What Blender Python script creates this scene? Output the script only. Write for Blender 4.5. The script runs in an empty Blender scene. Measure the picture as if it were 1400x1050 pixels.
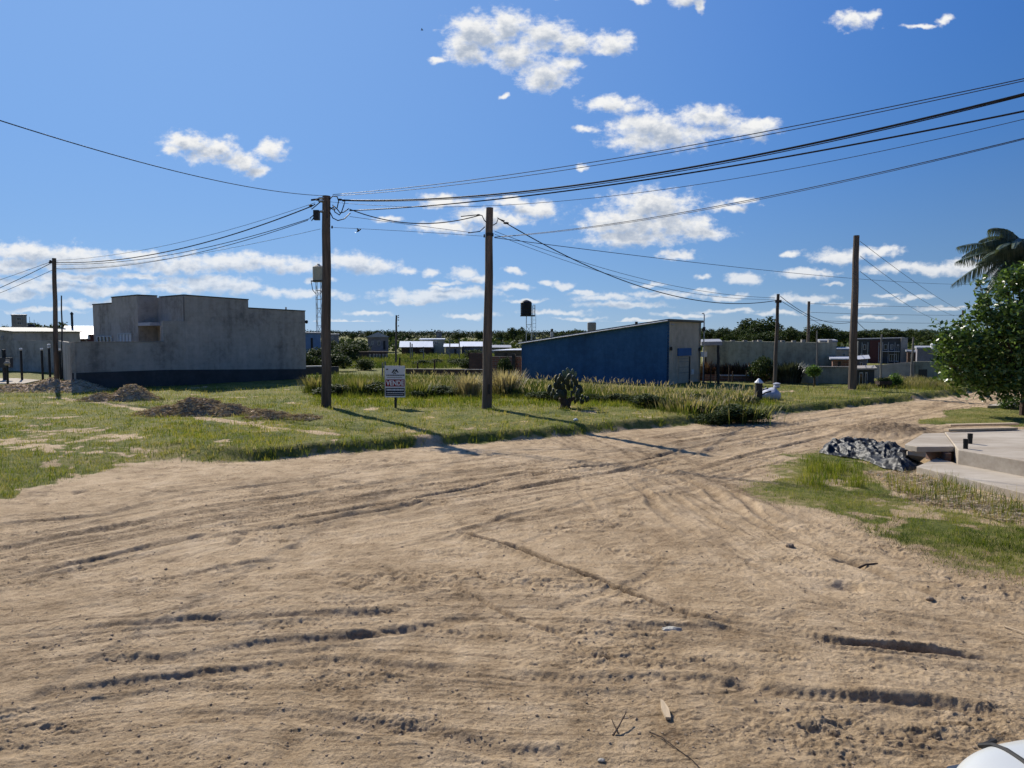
# look settings
SKY_STR = 0.09; SKY_SAT = 1.2; SKY_DUST = 0.0; NISH_MIX = 0.10; GRAD_K = 6.6; SUN_E = 5.0
SKY_RAMP = [(0.0, (.47, .70, .94)), (.2, (.25, .50, .92)), (.42, (.11, .335, .88)), (.65, (.055, .23, .80)), (1.0, (.03, .14, .60))]
GLOW_K = .68; GLOW_C = (2.9, 4.9, 8.4); DEEP_K = .56
CLOUD_LIT = (8.3, 8.3, 8.25); CLOUD_DARK = (3.7, 4.3, 5.3); EXPO = 0.30
import bpy, math, random
import numpy as np
from mathutils import Vector, Matrix
random.seed(7)
R = np.random.default_rng(11)
C = bpy.context.scene.collection
F = 970.0; PITCH = math.atan(63 / F); CH = 2.4
SUN_AZ = math.atan2(-0.536, 0.844); SUN_EL = math.radians(36)

# ------------------------------------------------------------------ camera
cam = bpy.data.cameras.new('camera'); cob = bpy.data.objects.new('camera', cam); C.objects.link(cob)
cob.location = (0, 0, CH); cob.rotation_euler = (math.pi / 2 - PITCH, 0, 0)
cam.sensor_width = 36; cam.lens = 36 * F / 1400; cam.clip_start = 0.05; cam.clip_end = 9000
bpy.context.scene.camera = cob

def ray(px, py):
    cx = (px - 700) / F; cy = (525 - py) / F
    return Vector((cx, math.cos(PITCH) + cy * math.sin(PITCH), -math.sin(PITCH) + cy * math.cos(PITCH)))
def at(px, py, Y):
    d = ray(px, py); t = Y / d.y
    return Vector((d.x * t, Y, CH + d.z * t))
def gnd(px, py, z=0.0):
    d = ray(px, py); t = (z - CH) / d.z
    return Vector((d.x * t, d.y * t, z))

# ------------------------------------------------------------------ numpy noise
def _h(ix, iy, s):
    h = (ix.astype(np.int64) * 374761393 + iy.astype(np.int64) * 668265263 + s * 974711) & 0xffffffff
    h = ((h ^ (h >> 13)) * 1274126177) & 0xffffffff
    h = ((h ^ (h >> 16)) * 2246822519) & 0xffffffff
    return (h ^ (h >> 15)) / 4294967296.0
def pn(x, y, s=0):
    x = np.asarray(x, float); y = np.asarray(y, float)
    ix = np.floor(x); iy = np.floor(y); fx = x - ix; fy = y - iy
    u = fx * fx * fx * (fx * (fx * 6 - 15) + 10); v = fy * fy * fy * (fy * (fy * 6 - 15) + 10)
    def g(a, b):
        t = _h(ix + a, iy + b, s) * 6.2831853
        return np.cos(t) * (fx - a) + np.sin(t) * (fy - b)
    a = g(0, 0); b = g(1, 0); c = g(0, 1); d = g(1, 1)
    return 1.4 * ((a + (b - a) * u) + ((c + (d - c) * u) - (a + (b - a) * u)) * v)
def fbm(x, y, s=0, o=4, gain=0.5):
    r = 0; a = 1; n = 0
    for i in range(o):
        r = r + a * pn(x * 2 ** i, y * 2 ** i, s + i * 17); n += a; a *= gain
    return r / n
def sst(a, b, x):
    t = np.clip((x - a) / (b - a), 0, 1); return t * t * (3 - 2 * t)

# ------------------------------------------------------------------ polygons of the place
def gl(l, z=0.0): return np.array([[gnd(x, y, z).x, gnd(x, y, z).y] for x, y in l])
lot_edge = gl([(0,684),(50,675),(90,667),(130,655),(200,643),(240,634),(345,632),(430,624),(500,617),(570,612),(650,606),(720,602),(800,594),
  (900,585),(960,579),(1000,574),(1060,567),(1150,559),(1240,549),(1310,541),(1345,534)])
LOT = np.vstack([[[-40, 7.5], [-14, 9.0]], lot_edge, gl([(1400,529.5),(2000,528)]), [[3000, 60], [3000, 3200], [-3000, 3200], [-3000, 7]]])
PATCH = gl([(1014,670),(1040,646),(1074,622),(1123,614),(1190,624),(1250,640),(1300,660),(1400,690),(1560,740),(1560,830),(1400,786),(1291,772),(1210,745),(1156,710),(1055,683)])
PATCH2 = gl([(1258,580),(1285,566),(1313,558),(1352,556),(1420,553),(1600,556),(1600,584),(1400,584),(1297,580)])
DEBRIS = gl([(1185,645),(1250,645),(1300,665),(1420,695),(1420,720),(1330,705),(1240,680)])
def sdist(P, x, y):
    """signed distance to the polygon, positive inside"""
    d2 = np.full(x.shape, 1e18); ins = np.zeros(x.shape, bool)
    n = len(P)
    for i in range(n):
        x0, y0 = P[i]; x1, y1 = P[(i + 1) % n]
        ex, ey = x1 - x0, y1 - y0; L = ex * ex + ey * ey + 1e-12
        t = np.clip(((x - x0) * ex + (y - y0) * ey) / L, 0, 1)
        d2 = np.minimum(d2, (x - x0 - t * ex) ** 2 + (y - y0 - t * ey) ** 2)
        c = (y0 > y) != (y1 > y)
        ins ^= c & (x < (x1 - x0) * (y - y0) / (y1 - y0 + 1e-15) + x0)
    d = np.sqrt(d2)
    return np.where(ins, d, -d)

RAISE = 0.22
def base_h(x, y, full=False):
    x = np.asarray(x, float); y = np.asarray(y, float)
    sd = sdist(LOT, x, y)
    w = 3.2 + (0.38 - 3.2) * sst(-8.5, -5.0, x)
    wob = 0.16 * fbm(x * 0.9, y * 0.9, 5, 3)
    r = RAISE * sst(0.0, 1.0, (sd + wob) / w)
    r = r + 0.05 * fbm(x * 0.35, y * 0.35, 9, 3) * sst(0, 2, sd)
    r = r + 7.0 * sst(220, 900, y) + 3.0 * sst(300, 1200, y) * fbm(x * .002, y * .002, 3, 2)
    if full: return r, sd
    return r
def hz(x, y): return float(base_h(np.array([x]), np.array([y]))[0])

TR = [ # tyre tracks (pixel polylines of where they run), depth, width, tread
 ([(-60,728),(0,717),(130,705),(190,692),(280,672),(380,661),(480,645),(600,628)], .045, .16, 0),
 ([(-60,810),(0,795),(110,770),(250,737),(330,728),(440,712),(560,690),(680,672),(780,655),(870,638),(980,613),(1100,590),(1200,572),(1300,553)], .05, .15, 0),
 ([(-60,765),(0,752),(150,722),(300,692),(420,676),(540,656),(680,640),(820,620),(960,600),(1100,578),(1250,557),(1340,541)], .035, .2, 0),
 ([(60,785),(240,742),(330,717),(430,705),(520,690),(640,668),(740,645),(860,632),(960,608),(1060,588)], .055, .12, 0),
 ([(430,690),(560,668),(700,648),(830,636),(900,622),(1000,603),(1130,582),(1260,565)], .04, .13, 0),
 ([(230,792),(290,779),(345,770),(420,764)], .05, .11, 1),
 ([(80,908),(250,896),(380,881),(520,868),(640,850),(720,850)], .045, .16, 1),
 ([(-60,885),(100,860),(200,852),(300,846),(420,838),(560,841),(680,846),(800,855),(1000,862),(1200,886),(1460,912)], .04, .15, 0),
 ([(608,722),(700,750),(790,784),(870,812),(960,846),(1080,866),(1210,884),(1400,905)], .10, .09, 0),
 ([(700,854),(760,857),(820,860),(880,872)], .06, .10, 0),
 ([(1460,985),(1300,968),(1200,958),(1100,948),(950,932),(800,926),(640,925)], .04, .14, 1),
 ([(-60,975),(0,962),(200,930),(420,908),(600,916),(700,922)], .04, .15, 1),
 ([(880,628),(960,665),(1010,700),(1080,732),(1150,762),(1250,802),(1460,865)], .05, .16, 0),
 ([(850,640),(880,672),(920,712),(980,750)], .04, .15, 1),
 ([(960,640),(1000,668),(1040,704),(1110,742)], .035, .14, 1),
 ([(1000,630),(1040,618),(1120,600),(1200,587),(1270,577),(1340,566)], .05, .16, 0),
 ([(560,760),(620,735),(700,705),(760,690)], .03, .12, 1),
 ([(1000,1010),(1150,1000),(1300,1010),(1460,1030)], .035, .16, 1),
 ([(700,860),(760,835),(850,800),(920,765)], .02, .13, 1),
 ([(-60,1010),(150,985),(350,975),(560,1000),(760,1040),(900,1080)], .035, .15, 0),
 ([(1060,800),(1200,845),(1330,868),(1460,900)], .04, .13, 0),
]
def smooth_path(p, n=10):
    q = [p[0]] + list(p) + [p[-1]]; out = []
    for i in range(1, len(q) - 2):
        a, b, c, d = [np.array(v, float) for v in q[i - 1:i + 3]]
        for k in range(n):
            t = k / n
            out.append(.5 * ((2 * b) + (-a + c) * t + (2 * a - 5 * b + 4 * c - d) * t * t + (-a + 3 * b - 3 * c + d) * t ** 3))
    out.append(np.array(q[-2], float)); return np.array(out)
TRACKS = []
rt = random.Random(5)
for pl, dep, wid, tread in TR:
    w = gl(pl); TRACKS.append((smooth_path(w, 4), dep * .78, wid * .62, tread))
    for k in range(6):
        off = rt.choice([-1, 1]) * rt.uniform(.22, 1.9)
        t = np.gradient(w, axis=0); nrm = np.stack([-t[:, 1], t[:, 0]], 1); nrm /= np.linalg.norm(nrm, axis=1)[:, None] + 1e-9
        q = w + nrm * off + np.array([[rt.uniform(-.12, .12), rt.uniform(-.12, .12)] for _ in w])
        a = rt.randint(0, max(0, len(q) - 3)); b = rt.randint(min(len(q), a + 3), len(q))
        TRACKS.append((smooth_path(q[a:b], 4), dep * rt.uniform(.12, .42), wid * rt.uniform(.35, .9), rt.random() < .35))
def ruts(x, y):
    h = np.zeros(x.shape); damp_shade = np.zeros(x.shape)
    for ti, (P, dep, wid, tread) in enumerate(TRACKS):
        m = wid * 3.2
        idx = np.where((x > P[:, 0].min() - m) & (x < P[:, 0].max() + m) & (y > P[:, 1].min() - m) & (y < P[:, 1].max() + m))[0]
        if not len(idx): continue
        X = x[idx]; Yy = y[idx]
        wx = X + .07 * pn(X * 1.3, Yy * 1.3, 31 + ti); wy = Yy + .07 * pn(X * 1.3, Yy * 1.3, 77 + ti)
        bd = np.full(X.shape, 1e9); bs = np.zeros(X.shape); s0 = 0
        for i in range(len(P) - 1):
            ex, ey = P[i + 1] - P[i]; L = math.hypot(ex, ey)
            if L < 1e-6: continue
            t = np.clip(((wx - P[i, 0]) * ex + (wy - P[i, 1]) * ey) / (L * L), 0, 1)
            dx = wx - P[i, 0] - t * ex; dy = wy - P[i, 1] - t * ey
            d = np.hypot(dx, dy) * np.sign(dx * ey - dy * ex + 1e-12)
            c = np.abs(d) < np.abs(bd)
            bd = np.where(c, d, bd); bs = np.where(c, s0 + t * L, bs); s0 += L
        ends = sst(0, .8, bs) * sst(0, .8, s0 - bs)
        mod = np.clip(.62 + .75 * pn(bs * .55, np.full_like(bs, ti * 3.7), 3) + .25 * pn(bs * 2.5, bd * 3, 8), .12, .95) * ends
        a = bd / wid
        g = -np.exp(-(a * 1.35) ** 4) + .55 * np.exp(-((a - 1.35) / .42) ** 2) + .4 * np.exp(-((a + 1.35) / .5) ** 2)
        hh = dep * g * mod
        if tread:
            hh += .0035 * np.sin((bs + .5 * np.abs(bd)) * 2 * math.pi / .075) * np.exp(-(a * 1.2) ** 4) * ends * (Yy < 16)
        h[idx] += hh
        damp_shade[idx] = np.maximum(damp_shade[idx], np.exp(-(a * 1.1) ** 4) * np.clip(mod, 0, 1) * dep / .06)
    return h, damp_shade

def curve_coords(P, x, y):
    bd = np.full(x.shape, 1e9); bs = np.zeros(x.shape); s0 = 0
    for i in range(len(P) - 1):
        ex, ey = P[i + 1] - P[i]; Ln = math.hypot(ex, ey)
        t = ((x - P[i, 0]) * ex + (y - P[i, 1]) * ey) / (Ln * Ln)
        t = np.clip(t, 0 if i else -9, 1 if i < len(P) - 2 else 9)
        dx = x - P[i, 0] - t * ex; dy = y - P[i, 1] - t * ey; d = np.hypot(dx, dy) * np.sign(dx * ey - dy * ex + 1e-12)
        c = np.abs(d) < np.abs(bd); bd = np.where(c, d, bd); bs = np.where(c, s0 + t * Ln, bs); s0 += Ln
    return bd, bs
FAM = [(smooth_path(gl([(-60,800),(110,765),(330,722),(560,684),(780,650),(980,612),(1200,573),(1340,548)]), 3), 2.7, .9),
       (smooth_path(gl([(-60,925),(200,900),(450,882),(700,885),(950,905),(1200,935),(1460,965)]), 3), 1.5, .7),
       (smooth_path(gl([(880,632),(960,668),(1040,710),(1150,765),(1280,822),(1460,880)]), 3), 1.7, .6),
       (smooth_path(gl([(-60,1020),(200,985),(500,990),(800,1010),(1100,990),(1460,1020)]), 3), .8, .6)]
def streaks(x, y):
    h = np.zeros(x.shape); d = np.zeros(x.shape); wv = .10 * fbm(x * .7, y * .7, 161, 3)
    for i, (P, wdt, am) in enumerate(FAM):
        v, s = curve_coords(P, x, y); v = v + wv; w_ = np.exp(-(v / wdt) ** 2) * am * (.45 + .8 * sst(-.35, .35, fbm(s * .22, v * .6, 163 + i, 3)))
        n1 = fbm(s * .16, v * 3.4, 170 + i, 3, .6); n2 = fbm(s * .35, v * 11, 180 + i, 3, .6)
        gr = np.clip(n1 - .12, 0, 1); g2 = np.clip(n2 - .15, 0, 1)
        n3 = fbm(s * .45, v * 26, 190 + i, 3, .6); fr = sst(5, 11, y); h += w_ * ((.016 + .026 * fr) * n1 - (.04 + .035 * fr) * gr + .010 * n2 - .034 * g2 * (y < 24) - .022 * np.clip(n3 - .16, 0, 1) * (y < 13)); d = np.maximum(d, np.clip(w_ * (1.6 * sst(.08, .26, n1) * (.45 + .55 * fr) + 1.0 * sst(.13, .3, n2) + .9 * sst(.16, .34, n3) * (y < 14)), 0, 1))  # groove darkening: moist soil plus shading of the relief put into the colour
    return h, d

def surface(x, y):
    b, sd = base_h(x, y, True)
    p1 = sdist(PATCH, x, y); p2 = sdist(PATCH2, x, y)
    nz = fbm(x * .8, y * .8, 21, 4)
    nf = fbm(x * 3.1, y * 3.1, 22, 3)
    soft = sst(-8.5, -5.0, x)                                       # the left edge of the lot is ragged
    g = sst(-.25, .35, (sd - (1 - soft) * 0.5) + nz * (.30 + .95 * (1 - soft)) + nf * (.15 + .55 * (1 - soft)))
    c1 = gl([(60, 605)], .1)[0]; c2 = gl([(190, 628)], .1)[0]; c3 = gl([(20, 580)], .15)[0]
    bare = np.exp(-(((x - c1[0]) / 3.2) ** 2 + ((y - c1[1]) / 2.1) ** 2)) + .8 * np.exp(-(((x - c2[0]) / 2.4) ** 2 + ((y - c2[1]) / .9) ** 2)) + .6 * np.exp(-(((x - c3[0]) / 3) ** 2 + ((y - c3[1]) / 1.0) ** 2))
    g = g * (1 - np.clip(sst(.35, 1.1, bare * (.75 + 1.5 * nz + 1.3 * nf)), 0, 1) * .85)
    g = g * (1 - .8 * sst(.16, .42, fbm(x * .75 + 7, y * .75, 131, 4, .6)) * (y < 40))
    # footpath along the lot
    pth = gl([(60, 545), (130, 553), (220, 566), (300, 578), (400, 592), (470, 599)], .15)
    dd = np.full(x.shape, 1e9)
    for i in range(len(pth) - 1):
        ex, ey = pth[i + 1] - pth[i]; L2 = ex * ex + ey * ey
        t = np.clip(((x - pth[i, 0]) * ex + (y - pth[i, 1]) * ey) / L2, 0, 1)
        dd = np.minimum(dd, np.hypot(x - pth[i, 0] - t * ex, y - pth[i, 1] - t * ey))
    g = g * (1 - .75 * sst(.30, .08, dd + .35 * nz + .15 * nf))
    g1 = sst(-.35, .3, p1 + nz * .6 + nf * .15) * (.55 + .45 * sst(.2, .9, p1 + nf * .4))
    g2 = sst(-.2, .3, p2 + nz * .6)
    g1 = g1 * (1 - .85 * sst(-.35, .15, sdist(DEBRIS, x, y) + .4 * nz)) * (.35 + .65 * sst(-.5, .1, nz + nf * .5))
    g = np.maximum(g, np.maximum(g1, g2))
    road = 1 - sst(-.3, .25, sd)
    near = y < 60
    rh = np.zeros(x.shape); dm = np.zeros(x.shape)
    i = np.where(near & (sd < .4))[0]
    rh[i], dm[i] = ruts(x[i], y[i])
    k = (1 - g) * sst(.3, -.3, sd)
    sh_ = np.zeros(x.shape); sd_2 = np.zeros(x.shape); i = np.where(near & (sd < .4))[0]; sh_[i], sd_2[i] = streaks(x[i], y[i])
    h = b + (rh + sh_) * (.25 + .75 * k)
    # churned lumps of loose sand
    st = fbm(x * 2.2 + .9 * y, y * 5.2 - .5 * x, 41, 4, .6)
    far = sst(6.5, 9.5, y + .25 * x)
    ca, sa = .74, .67
    s1 = fbm((x * ca + y * sa) * .45, (-x * sa + y * ca) * 6.5 + .35 * nz, 141, 4, .62); s2 = fbm(x * .5, (y - .04 * x) * 9 + .3 * nz, 142, 4, .62)
    h = h + k * (.016 * s1 * far + .004 * s2 * (1 - far)) * (.4 + .9 * sst(-.3, .4, nz))
    scf = sst(-.02, .38, fbm(x * .55 + 3, y * 1.1, 151, 4, .6)) * k * (y < 22)
    fine = fbm(x * 17, y * 19, 155, 3, .7)
    h = h + scf * (.020 * fbm(x * 9, y * 12, 152, 3, .65) + .018 * fine + .022 * np.clip(pn(x * 5, y * 6, 153), -.3, 1)) + k * .008 * fine * (y < 14)
    dm = np.maximum(dm, scf * sst(.04, .32, fbm(x * 5, y * 9, 154, 4, .65)) * .9)
    dm = np.maximum(dm, k * .75 * sst(.22, .42, fine) * sst(-.1, .3, fbm(x * 1.1, y * 1.3, 156, 2)) * (y < 14))  # shading of the fine relief painted in as darker sand
    h = h + k * (.024 * fbm(x * 1.1, y * 1.6, 40, 4, .55) + .011 * st + .009 * np.abs(fbm(x * 7, y * 7, 43, 3)) )
    foot = np.clip(pn(x * 2.6, y * 2.6, 50) - .42, 0, 1) * sst(.0, .4, fbm(x * .5, y * .5, 51, 2))
    h = h - k * .16 * foot
    cen = gl([(1215, 592)])[0]
    mound = np.exp(-(((x - cen[0]) / 1.25) ** 2 + ((y - cen[1]) / .75) ** 2))
    h = h + mound * (.24 + .14 * np.abs(fbm(x * 3, y * 3, 60, 3)))
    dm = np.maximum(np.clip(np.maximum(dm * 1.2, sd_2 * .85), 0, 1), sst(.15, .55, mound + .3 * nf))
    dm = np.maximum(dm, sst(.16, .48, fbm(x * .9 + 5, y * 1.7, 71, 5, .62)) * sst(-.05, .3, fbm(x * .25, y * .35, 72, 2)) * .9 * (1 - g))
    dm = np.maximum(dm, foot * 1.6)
    h = h + g * (.03 * fbm(x * 1.7, y * 1.7, 80, 3)) * (y < 80)
    return h, g, dm, sd

# ------------------------------------------------------------------ materials
def newmat(name):
    m = bpy.data.materials.new(name); m.use_nodes = True; nt = m.node_tree; nt.nodes.clear()
    out = nt.nodes.new('ShaderNodeOutputMaterial'); return m, nt, out
def N(nt, t, **k):
    n = nt.nodes.new(t)
    for a, b in k.items(): setattr(n, a, b)
    return n
def L(nt, a, b): nt.links.new(a, b)
def noise(nt, vec, scale, detail=4, rough=.55, dist=0):
    n = N(nt, 'ShaderNodeTexNoise'); n.inputs['Scale'].default_value = scale; n.inputs['Detail'].default_value = detail
    n.inputs['Roughness'].default_value = rough; n.inputs['Distortion'].default_value = dist
    if vec is not None: L(nt, vec, n.inputs['Vector'])
    return n
def ramp(nt, fac, stops):
    r = N(nt, 'ShaderNodeValToRGB'); e = r.color_ramp.elements
    while len(e) < len(stops): e.new(.5)
    for i, (p, c) in enumerate(stops):
        e[i].position = p; e[i].color = tuple(c) + (1,) if len(c) == 3 else c
    L(nt, fac, r.inputs[0]); return r
def mixc(nt, f, a, b, mode='MIX'):
    n = N(nt, 'ShaderNodeMix', data_type='RGBA', blend_type=mode)
    for i, v in ((0, f), (6, a), (7, b)):
        if hasattr(v, 'links'): L(nt, v, n.inputs[i])
        else: n.inputs[i].default_value = v if i == 0 else tuple(v) + (1,)
    return n.outputs[2]
def math_(nt, op, a, b=None, c=None, clamp=False):
    n = N(nt, 'ShaderNodeMath', operation=op, use_clamp=clamp)
    for i, v in enumerate((a, b, c)):
        if v is None: continue
        if hasattr(v, 'links'): L(nt, v, n.inputs[i])
        else: n.inputs[i].default_value = v
    return n.outputs[0]
def surf(name, col, rough=.85, var=.25, scale=1.5, bump=.3, bscale=20, stretch=(1, 1, 1), col2=None, spec=.3, metal=0, bdist=.02):
    m, nt, out = newmat(name)
    g = N(nt, 'ShaderNodeNewGeometry'); mp = N(nt, 'ShaderNodeMapping'); mp.inputs['Scale'].default_value = stretch
    L(nt, g.outputs['Position'], mp.inputs[0]); v = mp.outputs[0]
    n1 = noise(nt, v, scale, 6, .62); n2 = noise(nt, v, scale * 6, 4)
    c2 = col2 or tuple(c * (1 - var) for c in col)
    f = math_(nt, 'ADD', math_(nt, 'MULTIPLY', n1.outputs[0], .7), math_(nt, 'MULTIPLY', n2.outputs[0], .3))
    r = ramp(nt, f, [(.36, c2), (.5, tuple((a + b) / 2 for a, b in zip(col, c2))), (.62, col)])
    b = N(nt, 'ShaderNodeBsdfPrincipled'); L(nt, r.outputs[0], b.inputs['Base Color'])
    b.inputs['Roughness'].default_value = rough; b.inputs['Specular IOR Level'].default_value = spec; b.inputs['Metallic'].default_value = metal
    if bump:
        nb = noise(nt, v, bscale, 5, .6); bp = N(nt, 'ShaderNodeBump'); bp.inputs['Strength'].default_value = bump; bp.inputs['Distance'].default_value = bdist
        L(nt, nb.outputs[0], bp.inputs['Height']); L(nt, bp.outputs[0], b.inputs['Normal'])
    L(nt, b.outputs[0], out.inputs[0]); return m
def leafmat(name, cols, trans=.35, rough=.55, spec=.3, attr=None):
    m, nt, out = newmat(name)
    if attr:
        a = N(nt, 'ShaderNodeAttribute'); a.attribute_name = attr; f = a.outputs['Fac']
    else:
        f = N(nt, 'ShaderNodeNewGeometry').outputs['Random Per Island']
    r = ramp(nt, f, [(i / (len(cols) - 1), c) for i, c in enumerate(cols)])
    b = N(nt, 'ShaderNodeBsdfPrincipled'); L(nt, r.outputs[0], b.inputs['Base Color']); b.inputs['Roughness'].default_value = rough
    b.inputs['Specular IOR Level'].default_value = spec
    t = N(nt, 'ShaderNodeBsdfTranslucent'); L(nt, mixc(nt, 1.0, r.outputs[0], (1.0, 1.0, .55), 'MULTIPLY'), t.inputs[0])
    mx = N(nt, 'ShaderNodeMixShader'); mx.inputs[0].default_value = trans
    L(nt, b.outputs[0], mx.inputs[1]); L(nt, t.outputs[0], mx.inputs[2]); L(nt, mx.outputs[0], out.inputs[0]); return m

def ground_material():
    m, nt, out = newmat('ground')
    g = N(nt, 'ShaderNodeNewGeometry'); v = g.outputs['Position']
    ag = N(nt, 'ShaderNodeAttribute'); ag.attribute_name = 'grass'
    ad = N(nt, 'ShaderNodeAttribute'); ad.attribute_name = 'damp_shade'  # moist soil, with painted shade of ruts and fine relief
    n1 = noise(nt, v, .45, 6, .6); n2 = noise(nt, v, 3.5, 6, .65); n3 = noise(nt, v, 40, 4, .7)
    f = math_(nt, 'ADD', math_(nt, 'MULTIPLY', n1.outputs[0], .38), math_(nt, 'ADD', math_(nt, 'MULTIPLY', n2.outputs[0], .38), math_(nt, 'MULTIPLY', n3.outputs[0], .24)))
    sand = ramp(nt, f, [(.36, (.20, .127, .068)), (.44, (.385, .272, .155)), (.52, (.525, .382, .23)), (.61, (.63, .475, .305))])
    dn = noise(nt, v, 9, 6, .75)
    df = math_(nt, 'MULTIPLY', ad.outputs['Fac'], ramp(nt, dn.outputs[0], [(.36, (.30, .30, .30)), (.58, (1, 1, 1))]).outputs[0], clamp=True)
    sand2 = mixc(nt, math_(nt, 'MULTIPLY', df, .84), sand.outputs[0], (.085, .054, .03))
    # dark bits of organic litter in the sand
    vor = N(nt, 'ShaderNodeTexVoronoi'); vor.inputs['Scale'].default_value = 11; L(nt, v, vor.inputs['Vector'])
    lit = ramp(nt, vor.outputs['Distance'], [(.06, (1, 1, 1)), (.13, (0, 0, 0))])
    n5 = noise(nt, v, 1.2, 3)
    lf = math_(nt, 'MULTIPLY', lit.outputs[0], ramp(nt, n5.outputs[0], [(.45, (0, 0, 0)), (.62, (.8, .8, .8))]).outputs[0])
    sand3 = mixc(nt, lf, sand2, (.07, .045, .03))
    n7 = noise(nt, v, 75, 3, .8); n8 = noise(nt, v, 2.2, 4, .7)
    spk = math_(nt, 'MULTIPLY', ramp(nt, n7.outputs[0], [(.56, (0, 0, 0)), (.64, (1, 1, 1))]).outputs[0], ramp(nt, n8.outputs[0], [(.44, (.05, .05, .05)), (.6, (.75, .75, .75))]).outputs[0])
    sand3 = mixc(nt, spk, sand3, (.12, .078, .045))
    n4 = noise(nt, v, 6, 5, .7); n6 = noise(nt, v, .6, 4, .6)
    f4 = math_(nt, 'ADD', math_(nt, 'MULTIPLY', n4.outputs[0], .5), math_(nt, 'MULTIPLY', n6.outputs[0], .5))
    turf = ramp(nt, f4, [(.36, (.055, .070, .015)), (.47, (.125, .135, .028)), (.57, (.22, .19, .06)), (.68, (.32, .25, .12))])
    tf = ramp(nt, math_(nt, 'ADD', ag.outputs['Fac'], math_(nt, 'MULTIPLY', math_(nt, 'SUBTRACT', n2.outputs[0], .5), .9)), [(.35, (0, 0, 0)), (.6, (1, 1, 1))])
    col = mixc(nt, tf.outputs[0], sand3, turf.outputs[0])
    b = N(nt, 'ShaderNodeBsdfPrincipled'); L(nt, col, b.inputs['Base Color']); b.inputs['Roughness'].default_value = .95; b.inputs['Specular IOR Level'].default_value = .15
    nb1 = noise(nt, v, 19, 7, .74); nb2 = noise(nt, v, 150, 3, .8)
    hb = math_(nt, 'ADD', math_(nt, 'MULTIPLY', nb1.outputs[0], .8), math_(nt, 'MULTIPLY', nb2.outputs[0], .10))
    bp = N(nt, 'ShaderNodeBump'); bp.inputs['Strength'].default_value = 1.0; bp.inputs['Distance'].default_value = .045
    L(nt, hb, bp.inputs['Height']); L(nt, bp.outputs[0], b.inputs['Normal'])
    L(nt, b.outputs[0], out.inputs[0]); return m

M = {}
M['ground'] = ground_material()
M['concrete_wall'] = surf('grey render', (.245, .235, .222), .9, .45, .75, .5, 12, (1, 1, .38), bdist=.04)
M['plinth'] = surf('dark tar plinth', (.085, .082, .08), .8, .4, 1.2, .3, 14)
M['concrete'] = surf('cast concrete', (.50, .435, .345), .9, .22, .9, .35, 30, (.6, 2.2, 2.2), col2=(.33, .27, .20))
M['concrete_d'] = surf('old concrete', (.36, .33, .29), .9, .35, 1.8, .4, 20)
M['pole'] = surf('weathered pole', (.20, .155, .118), .9, .68, 5, .8, 14, (1, 1, .07), bdist=.02)
M['pole_grey'] = surf('concrete pole', (.27, .245, .21), .9, .3, 3, .4, 16, (1, 1, .2))
M['dark_metal'] = surf('dark metal', (.03, .03, .032), .5, .3, 4, .1, 30)
M['galv'] = surf('galvanised metal', (.45, .47, .48), .45, .2, 3, .05, 30, metal=.6, spec=.5)
M['roof'] = surf('sheet roof', (.75, .77, .8), .45, .15, .6, .2, 9, (6, .3, 1), spec=.5)
M['roof_grey'] = surf('grey sheet roof', (.34, .35, .38), .6, .25, .7, .2, 9, (6, .3, 1))
M['roof_trim'] = surf('roof edge trim', (.15, .15, .13), .7, .3, 2, .1, 9)
M['blue_wall'] = surf('blue painted wall', (.016, .042, .092), .8, .22, .5, .25, 12, (1, 1, .4), bdist=.02)
M['blue_paint'] = surf('blue paint', (.035, .13, .32), .6, .2, 2, .1, 12)
M['blue_shed'] = surf('pale blue shed', (.16, .26, .45), .6, .2, 2, .1, 12)
M['beige_wall'] = surf('grey beige wall', (.33, .31, .26), .85, .2, .8, .2, 12, (1, 1, .5))
M['green_wall'] = surf('mossy grey wall', (.17, .18, .14), .9, .38, .5, .3, 10, (1, 1, .4), col2=(.085, .083, .068))
M['white'] = surf('white paint', (.72, .72, .70), .6, .12, 2, .05, 20)
M['offwhite'] = surf('offwhite wall', (.50, .50, .52), .8, .2, 1.2, .1, 12)
M['lilac_wall'] = surf('lilac grey wall', (.25, .235, .26), .85, .35, 1.2, .1, 12)
M['sheet_grey'] = surf('dull sheet roof', (.42, .43, .46), .6, .2, .6, .2, 9, (6, .3, 1))
M['dark_wall'] = surf('dark charcoal wall', (.07, .075, .08), .75, .3, .8, .1, 12)
M['red_wall'] = surf('maroon wall', (.12, .045, .04), .8, .3, 1, .1, 12)
M['brown_wall'] = surf('brown boards', (.10, .062, .042), .85, .45, 1.0, .4, 8, (.3, .3, 9))
M['frame'] = surf('pale window frame', (.5, .5, .48), .6, .1, 3, 0)
M['soil_pile'] = surf('dug soil', (.60, .43, .275), .95, .55, 5, .5, 18, col2=(.30, .205, .125), bdist=.05)
M['straw'] = leafmat('dry roots', [(.15, .10, .06), (.48, .37, .24), (.68, .57, .40)], .1, .8, .1)
M['wood'] = surf('sawn timber', (.55, .42, .27), .8, .25, 3, .3, 12, (8, .8, 1))
M['bark'] = surf('bark', (.09, .062, .045), .95, .4, 5, .8, 14, (1, 1, .25), bdist=.03)
M['black_plastic'] = surf('black plastic sheet', (.018, .019, .020), .50, .5, 3, .08, 24, spec=.26)
M['bag'] = surf('white woven sack', (.55, .56, .62), .6, .3, 3, .5, 18)
M['stone'] = surf('pale stone', (.5, .46, .38), .9, .3, 14, .5, 40)
M['clod'] = surf('soil clods', (.36, .27, .18), .95, .5, 12, .6, 60)
M['carpaint'] = surf('white car paint', (.50, .51, .49), .25, .02, 1, 0, spec=.5)
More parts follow.
